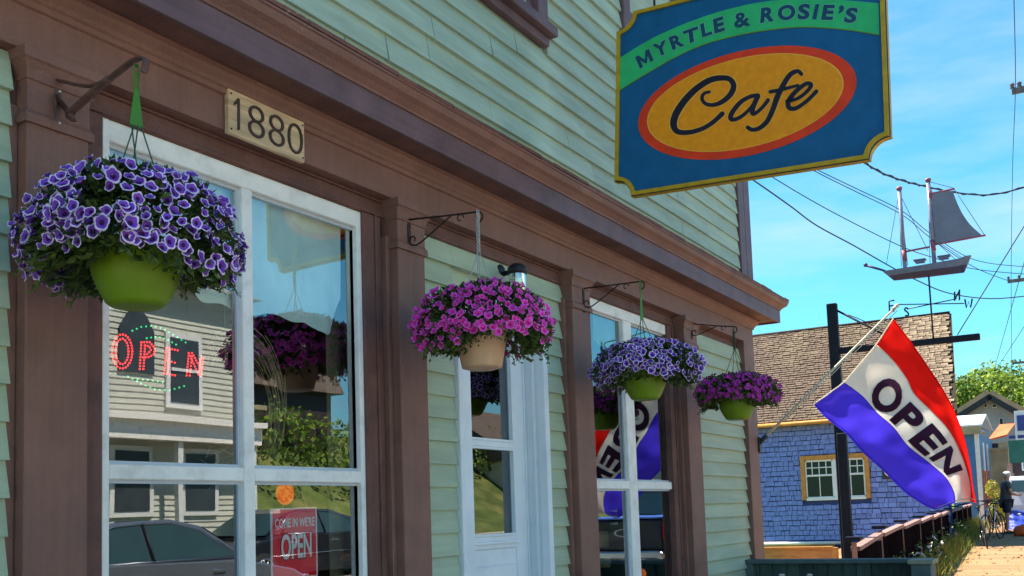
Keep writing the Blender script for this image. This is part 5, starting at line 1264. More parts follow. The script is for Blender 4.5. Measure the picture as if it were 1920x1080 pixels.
# ------------------------------------------------------------------ bicycles by the path
def bicycle(loc, rz, label, frame_col, lean=.12):
    t = thing('bicycle', label, 'bicycle', loc, 'bicycles parked beside the path', rz)
    t.rotation_euler = (lean, 0, rz)
    Mx = Matrix.LocRotScale(t.location, t.rotation_euler, t.scale)
    def B(b, name, m_): b.v = [tuple(Mx @ Vector(v)) for v in b.v]; return b.build(name, m_, t)
    for x in (-.52, .52):
        b = MB(); b.tube([(x+.33*cos(w), 0, .34+.33*sin(w)) for w in np.linspace(0, 2*pi, 25)], .018, 6, cap=False); wl = B(b, 'wheel', M['rubber'])
        b = MB()
        for k in range(12): w = k*pi/6; b.tube([(x, .01*(-1)**k, .34), (x+.32*cos(w), 0, .34+.32*sin(w))], .0022, 3)
        o = B(b, 'spokes', M['chrome']); o.parent = wl; o.matrix_parent_inverse = Matrix.LocRotScale(t.location, t.rotation_euler, t.scale).inverted() @ Matrix(); 
        o.matrix_parent_inverse = world_mat(wl).inverted()
    b = MB(); bb_, st, hd, rr, fr = (-.05,0,.32), (-.2,0,.82), (.36,0,.86), (-.52,0,.34), (.52,0,.34)
    for p, q in ((bb_, st), (bb_, hd), (st, (.34,0,.9)), (bb_, rr), (rr, (-.17,0,.76)), (hd, fr)): b.tube([p, q], .017, 6)
    B(b, 'frame', frame_col)
    b = MB(); b.tube([(.33,0,.88),(.31,0,1.0)], .014, 6); b.tube([(.27,-.3,1.02),(.35,-.2,1.03),(.33,0,1.0),(.35,.2,1.03),(.27,.3,1.02)], .013, 6); B(b, 'handlebar', M['black'])
    b = MB(); b.tube([(-.2,0,.8),(-.22,0,.93)], .013, 6); b.sphere((-.24,0,.96), .07, 10, 6, sc_=(1.9,1,.45)); B(b, 'saddle', M['black'])
    b = MB(); b.lathe([(0,0),(.09,0),(.09,.01),(0,.01)], n=14); b.v = [(v[0]-.05, v[2]-.03, v[1]+.32) for v in b.v]; b.tube([(-.05,-.07,.32),(.05,-.09,.22)], .012, 5); b.tube([(-.05,.05,.32),(-.15,.07,.42)], .012, 5); B(b, 'crank', M['chrome'])
    return t
def gp(px, depth, z=None):
    ray_ = RX*((px-PCX)/FOC) + RF; p = CAM+ray_*depth; return Vector((p.x, p.y, gz(p.x)+.004))
bicycle(gp(1832, 25), radians(188), 'dark bicycle leaning at the end of the fence, nearest of the row', M['black'])
bicycle(gp(1846, 28), radians(165), 'bicycle with a grey frame in the middle of the row', M['chrome'], -.05)
bicycle(gp(1853, 31), radians(200), 'bicycle nearest the standing person', M['black'], .15)

# ------------------------------------------------------------------ person standing by the van
def skin_mesh(name, verts, edges, radii, m_, parent, sub=2):
    me = bpy.data.meshes.new(name); me.from_pydata(verts, edges, []); o = bpy.data.objects.new(name, me); C.objects.link(o)
    md = o.modifiers.new('s', 'SKIN'); 
    if not me.skin_vertices: o.data.skin_vertices.new() if hasattr(o.data.skin_vertices, 'new') else None
    for i, r in enumerate(radii): me.skin_vertices[0].data[i].radius = (r, r) if not isinstance(r, tuple) else r
    me.skin_vertices[0].data[0].use_root = True
    md2 = o.modifiers.new('d', 'SUBSURF'); md2.levels = sub; md2.render_levels = sub; md.use_smooth_shade = True
    dg = bpy.context.evaluated_depsgraph_get(); me2 = bpy.data.meshes.new_from_object(o.evaluated_get(dg)); me2.materials.clear(); me2.materials.append(m_)
    for p in me2.polygons: p.use_smooth = True
    bpy.data.objects.remove(o); n = bpy.data.objects.new(name, me2); C.objects.link(n); 
    if parent: put(n, parent)
    return n
PP = gp(1875, 30.5)
pe = thing('person', 'person in a dark shirt, dark shorts and pale cap standing beside the white van', 'person', PP, rz=0)
fx = Vector((.35, -.94, 0))    # faces the van, to the street
sx = Vector((-fx.y, fx.x, 0))
def W(f, s_, z): return PP + fx*f + sx*s_ + Vector((0, 0, z))
# joints
J = dict(pel=W(0,0,.96), hipL=W(0,.10,.92), kneL=W(.04,.12,.50), ankL=W(.0,.13,.09), toeL=W(.16,.14,.04), hipR=W(0,-.10,.92), kneR=W(-.02,-.11,.5), ankR=W(-.06,-.12,.09), toeR=W(.10,-.13,.04),
         bel=W(0,0,1.12), che=W(.03,0,1.36), nec=W(.05,0,1.53), hea=W(.08,0,1.66), top=W(.08,0,1.78), shL=W(.03,.19,1.45), elL=W(.10,.24,1.18), wrL=W(.32,.20,1.12), haL=W(.42,.18,1.13), shR=W(.03,-.19,1.45), elR=W(.08,-.24,1.18), wrR=W(.30,-.17,1.10), haR=W(.40,-.15,1.11))
K = list(J); ix = {k: i for i, k in enumerate(K)}
Eg = [('pel','hipL'),('hipL','kneL'),('kneL','ankL'),('ankL','toeL'),('pel','hipR'),('hipR','kneR'),('kneR','ankR'),('ankR','toeR'),('pel','bel'),('bel','che'),('che','nec'),('nec','hea'),('hea','top'),('che','shL'),('shL','elL'),('elL','wrL'),('wrL','haL'),('che','shR'),('shR','elR'),('elR','wrR'),('wrR','haR')]
rad = dict(pel=.13, hipL=.09, kneL=.058, ankL=.038, toeL=.035, hipR=.09, kneR=.058, ankR=.038, toeR=.035, bel=.13, che=.15, nec=.055, hea=.10, top=.07, shL=.07, elL=.045, wrL=.03, haL=.03, shR=.07, elR=.045, wrR=.03, haR=.03)
skin_mesh('body', [J[k] for k in K], [(ix[a], ix[c]) for a, c in Eg], [rad[k] for k in K], M['skin'], pe)
ks = ['bel', 'che', 'nec', 'shL', 'mL', 'shR', 'mR', 'pel']; Js = dict(J); Js['mL'] = J['shL'].lerp(J['elL'], .65); Js['mR'] = J['shR'].lerp(J['elR'], .65); Js['nec'] = W(.04,0,1.50)
rs_ = dict(bel=.165, che=.175, nec=.085, shL=.09, mL=.068, shR=.09, mR=.068, pel=.165)
ii = {k: i for i, k in enumerate(ks)}
skin_mesh('shirt', [Js[k] for k in ks], [(ii['bel'], ii['che']), (ii['che'], ii['nec']), (ii['che'], ii['shL']), (ii['shL'], ii['mL']), (ii['che'], ii['shR']), (ii['shR'], ii['mR']), (ii['bel'], ii['pel'])], [rs_[k] for k in ks], M['shirt'], pe)
sv = [W(0,0,.98), W(0,.10,.9), W(.03,.12,.58), W(0,-.10,.9), W(-.01,-.11,.58)]
skin_mesh('shorts', sv, [(0,1),(1,2),(0,3),(3,4)], [.165,.125,.105,.125,.105], M['shorts'], pe)
b = MB(); hc = W(.08,0,1.73); b.sphere(hc, .118, 14, 8, sc_=(1,1,.75)); b.obox(hc+fx*.13-Vector((0,0,.005)), fx*.07, sx*.07, (0,0,.006)); b.build('cap', M['hat'], pe)
for k in ('ankL', 'ankR'):
    a = J[k]; b = MB(); b.obox(a+fx*.06-Vector((0,0,.055)), fx*.14, sx*.05, (0,0,.035)); b.build('shoe', M['oblack'], pe)

# ------------------------------------------------------------------ van, tarpaulin, orange cloth
VP_ = gp(1884, 33); vy1 = P(1883, 900, X=VP_.x).y
vn = thing('white_van', 'white van parked at the right edge with dark side window', 'van', (VP_.x+2.2, vy1-1, gz(VP_.x)))
zr = P(1900, 893, X=VP_.x).z; z0 = gz(VP_.x)+.3
X0 = VP_.x; zz = gz(X0)
prof = [(0, .32), (0, .75), (.04, 1.15), (.12, zr-zz-.10), (.22, zr-zz), (3.3, zr-zz), (3.9, zr-zz-.15), (4.5, 1.15), (5.0, 1.02), (5.1, .6), (5.05, .32)]
b = MB(); rows = []
ww = 1.85
for f, ins in ((0, .09), (.04, .0), (.96, .0), (1, .09)):
    rows.append([(X0+x, vy1-ww*f, zz+z) for x, z in prof])
n = len(prof); vs = sum(rows, [])
for r, ins in ((0, 1), (3, 1)):
    pass
b.add(vs, [(k*n+j, k*n+j+1, (k+1)*n+j+1, (k+1)*n+j) for k in range(3) for j in range(n-1)] + [(k*n+n-1, k*n, (k+1)*n, (k+1)*n+n-1) for k in range(3)] + [tuple(range(n))[::-1], tuple(range(3*n, 4*n))], 0, False)
b.build('body', M['van'], vn)
b = MB(); b.add([(X0-.012+.055*0, vy1-.16, zz+1.17), (X0-.012, vy1-ww+.16, zz+1.17), (X0+.085, vy1-ww+.2, zr-.14), (X0+.085, vy1-.2, zr-.14)], [(0,1,2,3)]); b.build('rear_window', M['car_glass'], vn)
for k, (a, c) in enumerate(((.3, 1.5), (1.6, 2.7), (2.8, 3.6))):
    b = MB(); b.bbox((X0+a, vy1+.001, zz+1.15), (X0+c, vy1+.012, zr-.16)); b.build('side_window', M['car_glass'], vn)
b = MB(); b.bbox((X0-.02, vy1-.10, zz+.72), (X0+.01, vy1-.02, zz+1.08)); b.build('tail_light', M['oblack'], vn)
b = MB(); b.bbox((X0-.08, vy1-ww, zz+.30), (X0+.02, vy1, zz+.5), .02); b.build('bumper', M['ogrey'], vn)
for x in (.9, 4.1):
    for y in (vy1-.1, vy1-ww+.1):
        b = MB(); b.lathe([(0,-.1),(.2,-.1),(.33,-.09),(.34,0),(.33,.09),(.2,.1),(0,.1)], n=24); b.v = [(v[0]+X0+x, v[2]+y, v[1]+zz+.34) for v in b.v]; wl = b.build('wheel', M['rubber'], vn)
        b = MB(); b.lathe([(0,.105),(.19,.105),(.19,.09)], n=16); b.v = [(v[0]+X0+x, v[2]+y, v[1]+zz+.34) for v in b.v]; b.build('rim', M['chrome'], wl)
b = MB(); vs = []; nx, ny = 22, 16; ty0 = P(1886, 950, X=X0-.5).y
for i in range(nx+1):
    for j in range(ny+1):
        u, v = i/nx, j/ny; y = ty0 - 1.6*u; fold = .05*sin(u*21+v*4)+.03*sin(u*43)+.03*sin(v*17+u*6)
        vs.append((X0-.08-.55*(1-v)**1.6+fold, y, zz+.02+.60*v*(.86+.10*sin(u*6+1))))
b.add(vs, [(i*(ny+1)+j, (i+1)*(ny+1)+j, (i+1)*(ny+1)+j+1, i*(ny+1)+j+1) for i in range(nx) for j in range(ny)], 0, True); tag(b.build('blue_tarp', M['tarp']), 'crumpled blue tarpaulin hanging over the rear of the white van', 'tarpaulin')
op = gp(1908, 29); b = MB(); b.sphere((op.x, op.y, op.z+.1), .3, 18, 10, sc_=(.9, 1.1, .62))
b.v = [(v[0]+.04*sin(v[1]*31), v[1], v[2]+.05*sin(v[0]*27+v[1]*13)) for v in b.v]; tag(b.build('orange_cloth_heap', M['opile']), 'small orange cloth heap on the path at the right edge', 'cloth')

# ------------------------------------------------------------------ far houses
def poly_face(b, pts, ext): b.prism(pts, ext)
XG = 62.0
gh = thing('grey_gabled_house', 'grey gabled house with a tan roof on the hill below the trees', 'house', P(1855, 860, X=XG))
A1, A2, A3 = P(1797, 778, X=XG), P(1857, 740, X=XG), P(1907, 768, X=XG)
gb = gz(XG)-.5
b = MB(); b.prism([(XG, A1.y+.0, gb), (XG, A1.y, A1.z-.3), (XG, A2.y, A2.z-.25), (XG, A3.y, A3.z-.3), (XG, A3.y, gb)], (8, 0, 0)); b.build('wall', M['gwall'], gh)
for a, c in ((A1, A2), (A2, A3)):
    b = MB(); d = (c-a); n_ = Vector((0, -d.z, d.y)).normalized(); n_ = n_ if n_.z > 0 else -n_; e = d.normalized()*.5
    aa, cc = (a-e, c) if a is A1 else (a, c+e)
    b.prism([aa+Vector((-.6,0,0)), cc+Vector((-.6,0,0)), cc+n_*.25+Vector((-.6,0,0)), aa+n_*.25+Vector((-.6,0,0))], (9, 0, 0)); b.build('roof', M['groof'], gh)
    b = MB(); b.prism([aa+Vector((-.62,0,0)), cc+Vector((-.62,0,0)), cc-n_*.3+Vector((-.62,0,0)), aa-n_*.3+Vector((-.62,0,0))], (.1, 0, 0)); b.build('bargeboard', M['oblack'], gh)
for (x_0, y_0, x_1, y_1) in ((1873, 784, 1882, 797), (1845, 758, 1851, 764), (1860, 758, 1869, 764)):
    p, q = P(x_0, y_0, X=XG-.03), P(x_1, y_1, X=XG-.03); b = MB(); b.box((XG-.06, q.y, q.z), (XG-.01, p.y, p.z)); wf = b.build('window', M['white'], gh); d = (p.y-q.y)*.12
    b = MB(); b.box((XG-.08, q.y+d, q.z+d), (XG-.061, p.y-d, p.z-d)); b.build('pane', M['oblack'], wf)
# blue shed with pale roof
XS_ = 44.0
s1, s2 = P(1786, 905, X=XS_), P(1840, 905, X=XS_); st_, sb_ = P(1830, 813, X=XS_).z, gz(XS_)-.2
bs = thing('blue_shed', 'narrow blue boarded shed with a pale metal roof and white corner boards', 'shed', (XS_, (s1.y+s2.y)/2, sb_))
nb = 9
for k in range(nb):
    z0_ = sb_+(st_-sb_)*k/nb; b = MB(); b.obox((XS_, (s1.y+s2.y)/2, z0_+(st_-sb_)/nb/2), (.02, 0, .0), (0, (s1.y-s2.y)/2, 0), (-.012, 0, (st_-sb_)/nb/2)); b.build('wall_board', M['shed'], bs)
b = MB(); b.box((XS_+.03, s2.y, sb_), (XS_+5, s1.y, st_)); b.build('wall', M['shed'], bs)
b = MB(); b.box((XS_-.05, s2.y-.02, sb_), (XS_+.1, s2.y+.13, st_)); b.build('corner_board', M['white'], bs)
b = MB(); b.box((XS_-.3, s2.y-.15, st_-.02), (XS_-.05, s1.y+.1, st_+.3)); b.build('eave_board', M['tanwall'], bs)
for q in (1.2, 2.6): 
    b = MB(); b.box((XS_+q, s2.y-.03, sb_+1.6), (XS_+q+.5, s2.y, st_-.3)); b.build('side_trim', M['white'], bs)
r1 = P(1789, 781, X=XS_+1.6); r2 = P(1850, 779, X=XS_+1.6)
b = MB(); b.prism([(XS_-.35, s1.y+.2, st_+.28), (XS_-.35, s2.y-.2, st_+.28), (XS_+1.6, s2.y-.2, r2.z), (XS_+1.6, s1.y+.2, r2.z)], (0,0,.06)); b.build('roof', M['groof_p'], bs)
b = MB(); b.prism([(XS_-.2, s2.y-.1, st_+.26), (XS_+3.5, s2.y-.1, st_+.26), (XS_+1.6, s2.y-.1, r2.z-.03)], (0, .1, 0)); b.build('gable', M['gwall'], bs)
b = MB(); b.prism([(XS_+1.6, s1.y+.2, r2.z), (XS_+1.6, s2.y-.2, r2.z), (XS_+3.6, s2.y-.2, st_+.28), (XS_+3.6, s1.y+.2, st_+.28)], (0,0,.06)); b.build('roof', M['groof_p'], bs)
# orange roofed hut and tan wall
XO = 50.0
o1, o2 = P(1853, 850, X=XO), P(1902, 800, X=XO)
oh = thing('orange_roofed_hut', 'low hut with a bright orange roof below the grey house', 'hut', (XO, (o1.y+o2.y)/2, gz(XO)))
e1, e2, g1, g2 = P(1853, 827, X=XO), P(1893, 820, X=XO), P(1875, 799, X=XO+2), P(1903, 797, X=XO+2)
b = MB(); b.prism([e1, P(1888, 818, X=XO), Vector((XO+2, g2.y, g1.z)), Vector((XO+2, g1.y, g1.z))], (0,0,.08)); b.build('roof', M['oroof'], oh)
b = MB(); b.box((XO+.2, P(1904, 830, X=XO).y, gz(XO)), (XO+4, P(1855, 830, X=XO).y, P(1860, 830, X=XO).z)); b.build('wall', M['tanwall'], oh)
p, q = P(1858, 832, X=XO+.1), P(1872, 846, X=XO+.1); b = MB(); b.box((XO+.15, q.y, q.z), (XO+.19, p.y, p.z)); b.build('dark_opening_panel', M['oblack'], oh)  # black panel on the wall, painted in for the dark of a gap
XT = 47.0
p, q = P(1856, 846, X=XT), P(1896, 930, X=XT); b = MB(); b.box((XT, q.y, gz(XT)-.2), (XT+.3, p.y, p.z)); b.box((XT-.05, q.y-.02, p.z), (XT+.35, p.y+.02, p.z+.12)); tag(b.build('tan_wall', M['tanwall']), 'plain tan wall between the blue shed and the green sign', 'wall')
# red-brown fence
XRF = 41.0
rf = thing('red_brown_fence', 'short red-brown plank fence beside the blue shed', 'fence', P(1849, 930, X=XRF))
ya, yb = P(1843, 900, X=XRF).y, P(1857, 900, X=XRF).y; z1_ = P(1850, 881, X=XRF).z
for k in range(4): w = (ya-yb)/4; b = MB(); b.box((XRF, ya-w*(k+1)+.01, gz(XRF)-.1), (XRF+.04, ya-w*k, z1_-.03*(k % 2))); b.build('plank', M['rfence'], rf)
# shrub
def leafmass(b, c, r, n, ls, R_, mats=(0, 1), flat=.8):
    for i in range(n):
        d = Vector((R_.gauss(0,1), R_.gauss(0,1), R_.gauss(0,1))).normalized(); k = R_.uniform(.55, 1.0)**.5
        p = Vector(c) + Vector((d.x*r[0], d.y*r[1], d.z*r[2]))*k; u = (d*.6+Vector((R_.uniform(-1,1), R_.uniform(-1,1), R_.uniform(-.3,1)))).normalized(); s_ = u.orthogonal().normalized(); s_ = (s_*cos(i)+u.cross(s_)*sin(i)); l = ls*R_.uniform(.6, 1.4); e = s_.cross(u)
        b.add([p-s_*l*.5, p+e*l*.35, p+s_*l*.5, p-e*l*.35], [(0,1,2,3)], mats[0] if R_.random() < .62 else mats[1])
R9 = random.Random(9)
sc0 = P(1866, 900, X=40.0)
yb_ = thing('yellow_shrub', 'yellow-green shrub beside the red-brown fence', 'shrub', (40, sc0.y, gz(40)))
b = MB(); [leafmass(b, (40+dx_, sc0.y+dy_, gz(40)+hz_), (.25, .22, .32), 330, .08, R9) for dx_, dy_, hz_ in ((0,.1,.5), (.1,-.08,.95), (-.1,.12,1.25), (.2,.0,.35))]; b.build('crown', [M['blade_y'], M['tree_l']], yb_)['kind'] = 'stuff'
b = MB(); b.tube([(40, sc0.y, gz(40)), (40, sc0.y, sc0.z)], .03, 6); b.build('stem', M['bark'], yb_)
# signs at the right edge
XQ = 43.0
p, q = P(1901, 771, X=XQ), P(1945, 824, X=XQ)
wsn = thing('white_framed_sign', 'white framed sign with a dark blue panel at the right edge', 'sign', (XQ, p.y, q.z))
b = MB(); b.bbox((XQ, q.y, q.z), (XQ+.15, p.y, p.z)); b.build('board', M['white'], wsn)
p2, q2 = P(1906, 779, X=XQ), P(1942, 806, X=XQ); b = MB(); b.box((XQ-.02, q2.y, q2.z), (XQ-.001, p2.y, p2.z)); b.build('panel', M['bluesign'], wsn)
b = MB(); z9, z8 = P(1908, 822, X=XQ).z, P(1908, 812, X=XQ).z; text_fit(b, 'Bay Street', lambda u, v, w: Vector((XQ-.012, p2.y-.1-(p2.y-q2.y-.1)*u, z9+(z8-z9)*v)), bold=.02) if False else None
for k in range(3): b.box((XQ-.012, q2.y+.1+.3*k, z9), (XQ-.002, q2.y+.32+.3*k, z9+.12))
b.build('small_print', M['bluesign'], wsn)
b = MB(); b.box((XQ+.03, q.y+.3, gz(XQ)), (XQ+.12, q.y+.42, q.z)); b.box((XQ+.03, p.y-.42, gz(XQ)), (XQ+.12, p.y-.3, q.z)); b.build('leg', M['white'], wsn)
XQ2 = 41.0
p, q = P(1890, 826, X=XQ2), P(1950, 866, X=XQ2); gs = thing('green_sign_board', 'dark green sign board over a maroon stall at the right edge', 'sign', (XQ2, p.y, gz(XQ2)))
b = MB(); b.bbox((XQ2, q.y, q.z), (XQ2+.15, p.y, p.z)); b.build('board', M['gsign'], gs)
p3, q3 = P(1898, 867, X=XQ2), P(1950, 900, X=XQ2); b = MB(); b.box((XQ2+.05, q3.y, gz(XQ2)), (XQ2+1.5, p3.y, p3.z)); b.build('stall', M['maroon'], gs)
b = MB(); p4, q4 = P(1915, 866, X=XQ2-.01), P(1926, 882, X=XQ2-.01); b.box((XQ2+.02, q4.y, q4.z), (XQ2+.045, p4.y, p4.z)); b.build('notice', M['white'], gs)
b = MB(); text_fit(b, 'P', lambda u, v, w: Vector((XQ2+.018, p4.y-.05-(p4.y-q4.y-.1)*u, q4.z+.05+(p4.z-q4.z-.1)*v)), bold=.04); b.build('lettering', M['bluesign'], gs)
b = MB(); a5, b5 = P(1886, 905, X=XQ2), P(1902, 868, X=XQ2); b.prism([(XQ2-.2, a5.y, a5.z), (XQ2-.2, b5.y, a5.z), (XQ2-.2, b5.y+.12, b5.z), (XQ2-.2, b5.y+.2, b5.z)], (.3,0,0)); tag(b.build('pale_awning_flap', M['pink_cap']), 'pale pinkish triangular flap beside the maroon stall', 'awning')

# ------------------------------------------------------------------ trees behind the houses
def tree(px, py_top, X, w, label, seed, dark=0, n=5200, hfrac=.62):
    R_ = random.Random(seed); top = P(px, py_top, X=X); g = gz(X); H = top.z-g
    t = thing('leafy_tree', label, 'tree', (X, top.y, g), 'trees on the hill behind the houses')
    b = MB(); b.tube([(X, top.y, g-.3), (X+.1, top.y+.1, g+H*.35), (X, top.y-.1, g+H*.75)], [.28, .2, .07], 8)
    for k in range(7): a = R_.uniform(0, 6.28); z = g+H*R_.uniform(.3, .65); b.tube([(X, top.y, z), (X+cos(a)*w*.35, top.y+sin(a)*w*.35, z+H*.2)], [.09, .03], 5)
    b.build('trunk', M['bark'], t)
    b = MB()
    for k in range(26):
        a = R_.uniform(0, 6.28); rr = R_.uniform(0, .78)**.6*w*.5; zf = R_.uniform(.22, .93); rr *= (1-((zf-.5)*1.35)**2*.8)
        c = (X+cos(a)*rr, top.y+sin(a)*rr, g+H*zf); rs = w*R_.uniform(.12, .22); leafmass(b, c, (rs, rs, rs*.8), n//26, .26, R_)
    leafmass(b, (X, top.y, g+H*.93), (w*.13, w*.13, H*.07), n//26, .24, R_)
    b.build('crown', [M['tree_l'], M['tree_d']] if not dark else [M['tree_d'], M['tree_l']], t)['kind'] = 'stuff'
tree(1805, 712, 74, 7.5, 'rounded tree just right of the blue house roof', 21, 1)
tree(1850, 690, 80, 9.5, 'tallest bright green tree, above the grey gabled house', 22)
tree(1893, 704, 76, 8.0, 'bright tree behind the right slope of the grey house roof', 23)
tree(1925, 692, 82, 9.0, 'tree half cut off by the right edge of the photo', 24)
tree(1785, 728, 84, 9, 'dark tree mostly hidden behind the blue house', 25, 1)
tree(1872, 700, 92, 10, 'darker tree standing behind the bright hillside trees', 26, 1)
# lower scrub on the hill
b = MB()
for i in range(30): leafmass(b, (R9.uniform(66, 72), R9.uniform(0, 13)+.5, 2.0+R9.uniform(.5, 4.0)), (1.6, 1.6, 1.2), 200, .26, R9)
tag(stuff(b.build('hillside_scrub', [M['tree_d'], M['tree_l']])), 'dense green scrub covering the hillside behind the far houses', 'scrub')

# ------------------------------------------------------------------ utility poles and wires
def upole(px, X, ztop, label, arms, pw=.13):
    p = P(px, 500, X=X); t = thing('utility_pole', label, 'utility pole', (X, p.y, gz(X)))
    b = MB(); b.tube([(X, p.y, gz(X)-.2), (X, p.y, ztop)], [pw*1.2, pw*.8], 12); b.build('pole', M['upole'], t)
    for (pxl, py, hw) in arms:
        q = P(pxl, py, X=X-.15); b = MB(); b.bbox((X-.20, p.y-hw, q.z-.06), (X-.10, q.y, q.z+.06), .01); ar = b.build('crossarm', M['upole'], t)
        for f in (.03, .3): y = q.y-f*(q.y-p.y); b = MB(); b.lathe([(0,0),(.03,0),(.05,.03),(.03,.06),(.055,.08),(.03,.12),(0,.13)], (X-.15, y, q.z+.06), 10); b.build('insulator', M['upole'], ar)
    return t
upole(1975, 24, 13, 'utility pole just outside the right edge, crossarm tip showing high up', [(1897, 172, .5)])
upole(1962, 40, 9.5, 'farther utility pole at the right edge with a low crossarm', [(1889, 528, .8)])
upole(1934, 60, 9.2, 'distant utility pole above the trees at the right edge', [(1898, 681, .8)], .16)
def wire(pts, ds, r, label, n=24, twist=0):
    P3 = []
    c = spline(pts, n//(len(pts)-1))
    for i, q in enumerate(c):
        f = i/(len(c)-1); d = ds[0]+(ds[1]-ds[0])*f; P3.append(P(q[0], q[1], X=d))
    b = MB(); b.tube(P3, r, 5)
    if twist:
        b2 = [p + Vector((0, .02*cos(i*1.3), .022*sin(i*1.3))) for i, p in enumerate(P3)]; b.tube(b2, r*.7, 5)
    tag(b.build('utility_wire', M['wire']), label, 'wire', 'utility wires')
wire([(1560, 283), (1610, 300), (1655, 325), (1700, 341), (1737, 350), (1790, 361), (1860, 365), (1940, 346)], (17, 24), .016, 'thick twisted cable passing the ship masthead, topmost of the wires', 64, 1)
wire([(1480, 288), (1530, 317), (1600, 351), (1690, 395), (1745, 438), (1830, 488), (1950, 502)], (20, 36), .011, 'wire of the close pair behind the ship, upper one', 42)
wire([(1480, 292), (1530, 322), (1600, 357), (1690, 402), (1745, 446), (1825, 500), (1895, 528)], (20, 36), .011, 'wire of the close pair behind the ship, lower one', 42)
wire([(1400, 300), (1445, 330), (1520, 375), (1600, 418), (1690, 462), (1750, 483), (1830, 505), (1950, 516)], (20, 36), .012, 'single wire crossing low behind the ship masts', 42)
wire([(1380, 318), (1410, 336), (1480, 385), (1530, 422), (1600, 460), (1670, 500), (1720, 526), (1780, 550), (1860, 560), (1950, 552)], (18, 34), .016, 'wire sagging beneath the ship hull', 54)
wire([(1935, 400), (1795, 628)], (24, 24), .012, 'taut guy wire slanting down to the right of the compass letters', 4)
wire([(1900, -40), (1904, 150), (1899, 300), (1896, 500), (1897, 690)], (23.8, 60), .012, 'near-vertical wire at the right edge', 24)
wire([(1935, 440), (1866, 686)], (30, 60), .014, 'slanting wire ending at the treetops', 4)
wire([(1935, 590), (1872, 686)], (38, 60), .014, 'short slanting wire low at the right edge', 4)
wire([(1590, 590), (1620, 602), (1660, 622)], (27, 27), .012, 'short wire crossing the blue house ridge', 8)

# ------------------------------------------------------------------ across the street (seen in the shop glass)
oph = thing('cream_clapboard_house', 'cream clapboard house across the street, mirrored in the large shop window', 'house', (13, -19, 0))
HX0, HX1, HY = 5.0, 21.2, -18.0
k = 0; z = .2
while z < 7.7:
    x1_ = HX1; b = MB()
    b.add([(HX0, HY+.03, z), (x1_, HY+.03, z), (x1_, HY+.0, z+.15), (HX0, HY+.0, z+.15), (HX0, HY, z), (x1_, HY, z)], [(0,1,2,3), (0,4,5,1)]); b.build('clapboard', M['cream'], oph); z += .15
b = MB(); b.box((HX0, HY-9, 0), (HX1, HY-.01, 7.8)); b.build('wall', M['cream'], oph)
b = MB(); b.prism([(HX0-.4, HY+.5, 7.7), (HX0-.4, HY-4.5, 9.6), (HX0-.4, HY-9.6, 7.7)], (HX1-HX0+.8, 0, 0)); b.build('roof', M['oldroof'], oph)
def mwin(cx, cz, w, h, arch=False):
    b = MB(); b.box((cx-w/2-.14, HY+.03, cz-h/2-.14), (cx+w/2+.14, HY+.10, cz+h/2+.14)); f = b.build('window', M['white'], oph)
    b = MB(); b.box((cx-w/2, HY+.11, cz-h/2), (cx+w/2, HY+.12, cz+h/2)); b.build('pane', M['shadewin'], f)
    b = MB(); b.box((cx-w/2, HY+.121, cz-.04), (cx+w/2, HY+.15, cz+.04)); b.build('meeting_rail', M['white'], f)
mwin(19.1, 5.5, .95, 1.7); mwin(14.6, 5.4, 1.0, 1.7); mwin(19.6, 2.6, 1.0, 1.5); mwin(17.4, 2.6, 1.0, 1.5)
b = MB(); b.prism([(17.0, HY+.05, 5.3), (18.1, HY+.05, 5.3), (18.1, HY+.05, 6.4), (17.85, HY+.05, 6.8), (17.55, HY+.05, 6.98), (17.25, HY+.05, 6.8), (17.0, HY+.05, 6.4)], (0, .03, 0)); b.build('arched_window', M['shadewin'], oph)
b = MB(); b.box((HX0, HY+.04, 4.05), (HX1, HY+1.0, 4.2)); b.box((HX0, HY+.5, 3.6), (HX1, HY+.8, 4.05)); b.build('porch_roof', M['frame'], oph)
for x in (6, 9, 12, 15, 18.4, 21): b = MB(); b.box((x-.08, HY+.55, 0), (x+.08, HY+.7, 3.6)); b.build('porch_post', M['white'], oph)
HB = 4.2
gh2 = thing('brown_gambrel_house', 'dark brown house with a gambrel roof on the bank across the street', 'house', (28, -23, HB))
b = MB(); b.box((25.6, -31, HB-1), (31, -23, HB+2.2)); b.build('wall', M['maroon'], gh2)
b = MB(); b.prism([(25.3, -22.6, HB+2.1), (25.3, -23.8, HB+4.4), (25.3, -26.8, HB+5.6), (25.3, -30, HB+4.4), (25.3, -31.4, HB+2.1)], (6, 0, 0)); b.build('roof', M['oldroof'], gh2)
b = MB(); b.box((23.9, -24, HB-1.5), (25.5, -21.5, HB+1.0)); b.box((23.7, -24.2, HB+1.0), (25.6, -21.2, HB+1.15)); b.build('lean_to', M['tanwall'], gh2)
b = MB(); vs = []
for i in range(13):
    for j in range(7): x = 21.4+i*2.5; y = -15.2-j*1.9; vs.append((x, y, gz(x)*.3+.5+[0, .25, .8, 2.2, 3.4, 4.2, 4.6][j]+.10*sin(i*2+j)))
b.add(vs, [(i*7+j, (i+1)*7+j, (i+1)*7+j+1, i*7+j+1) for i in range(12) for j in range(6)], 0, True); structure(b.build('grass_bank', M['grass']))
b = MB()
for i in range(46): leafmass(b, (R9.uniform(22, 44), R9.uniform(-24, -19.5), R9.uniform(2.6, 5.0)), (1.2, 1.2, 1.0), 200, .2, R9, (1, 0))
tag(stuff(b.build('far_bank_shrubs', [M['tree_l'], M['tree_d']])), 'shrubs on the bank across the street, mirrored in the shop glass', 'shrubs')
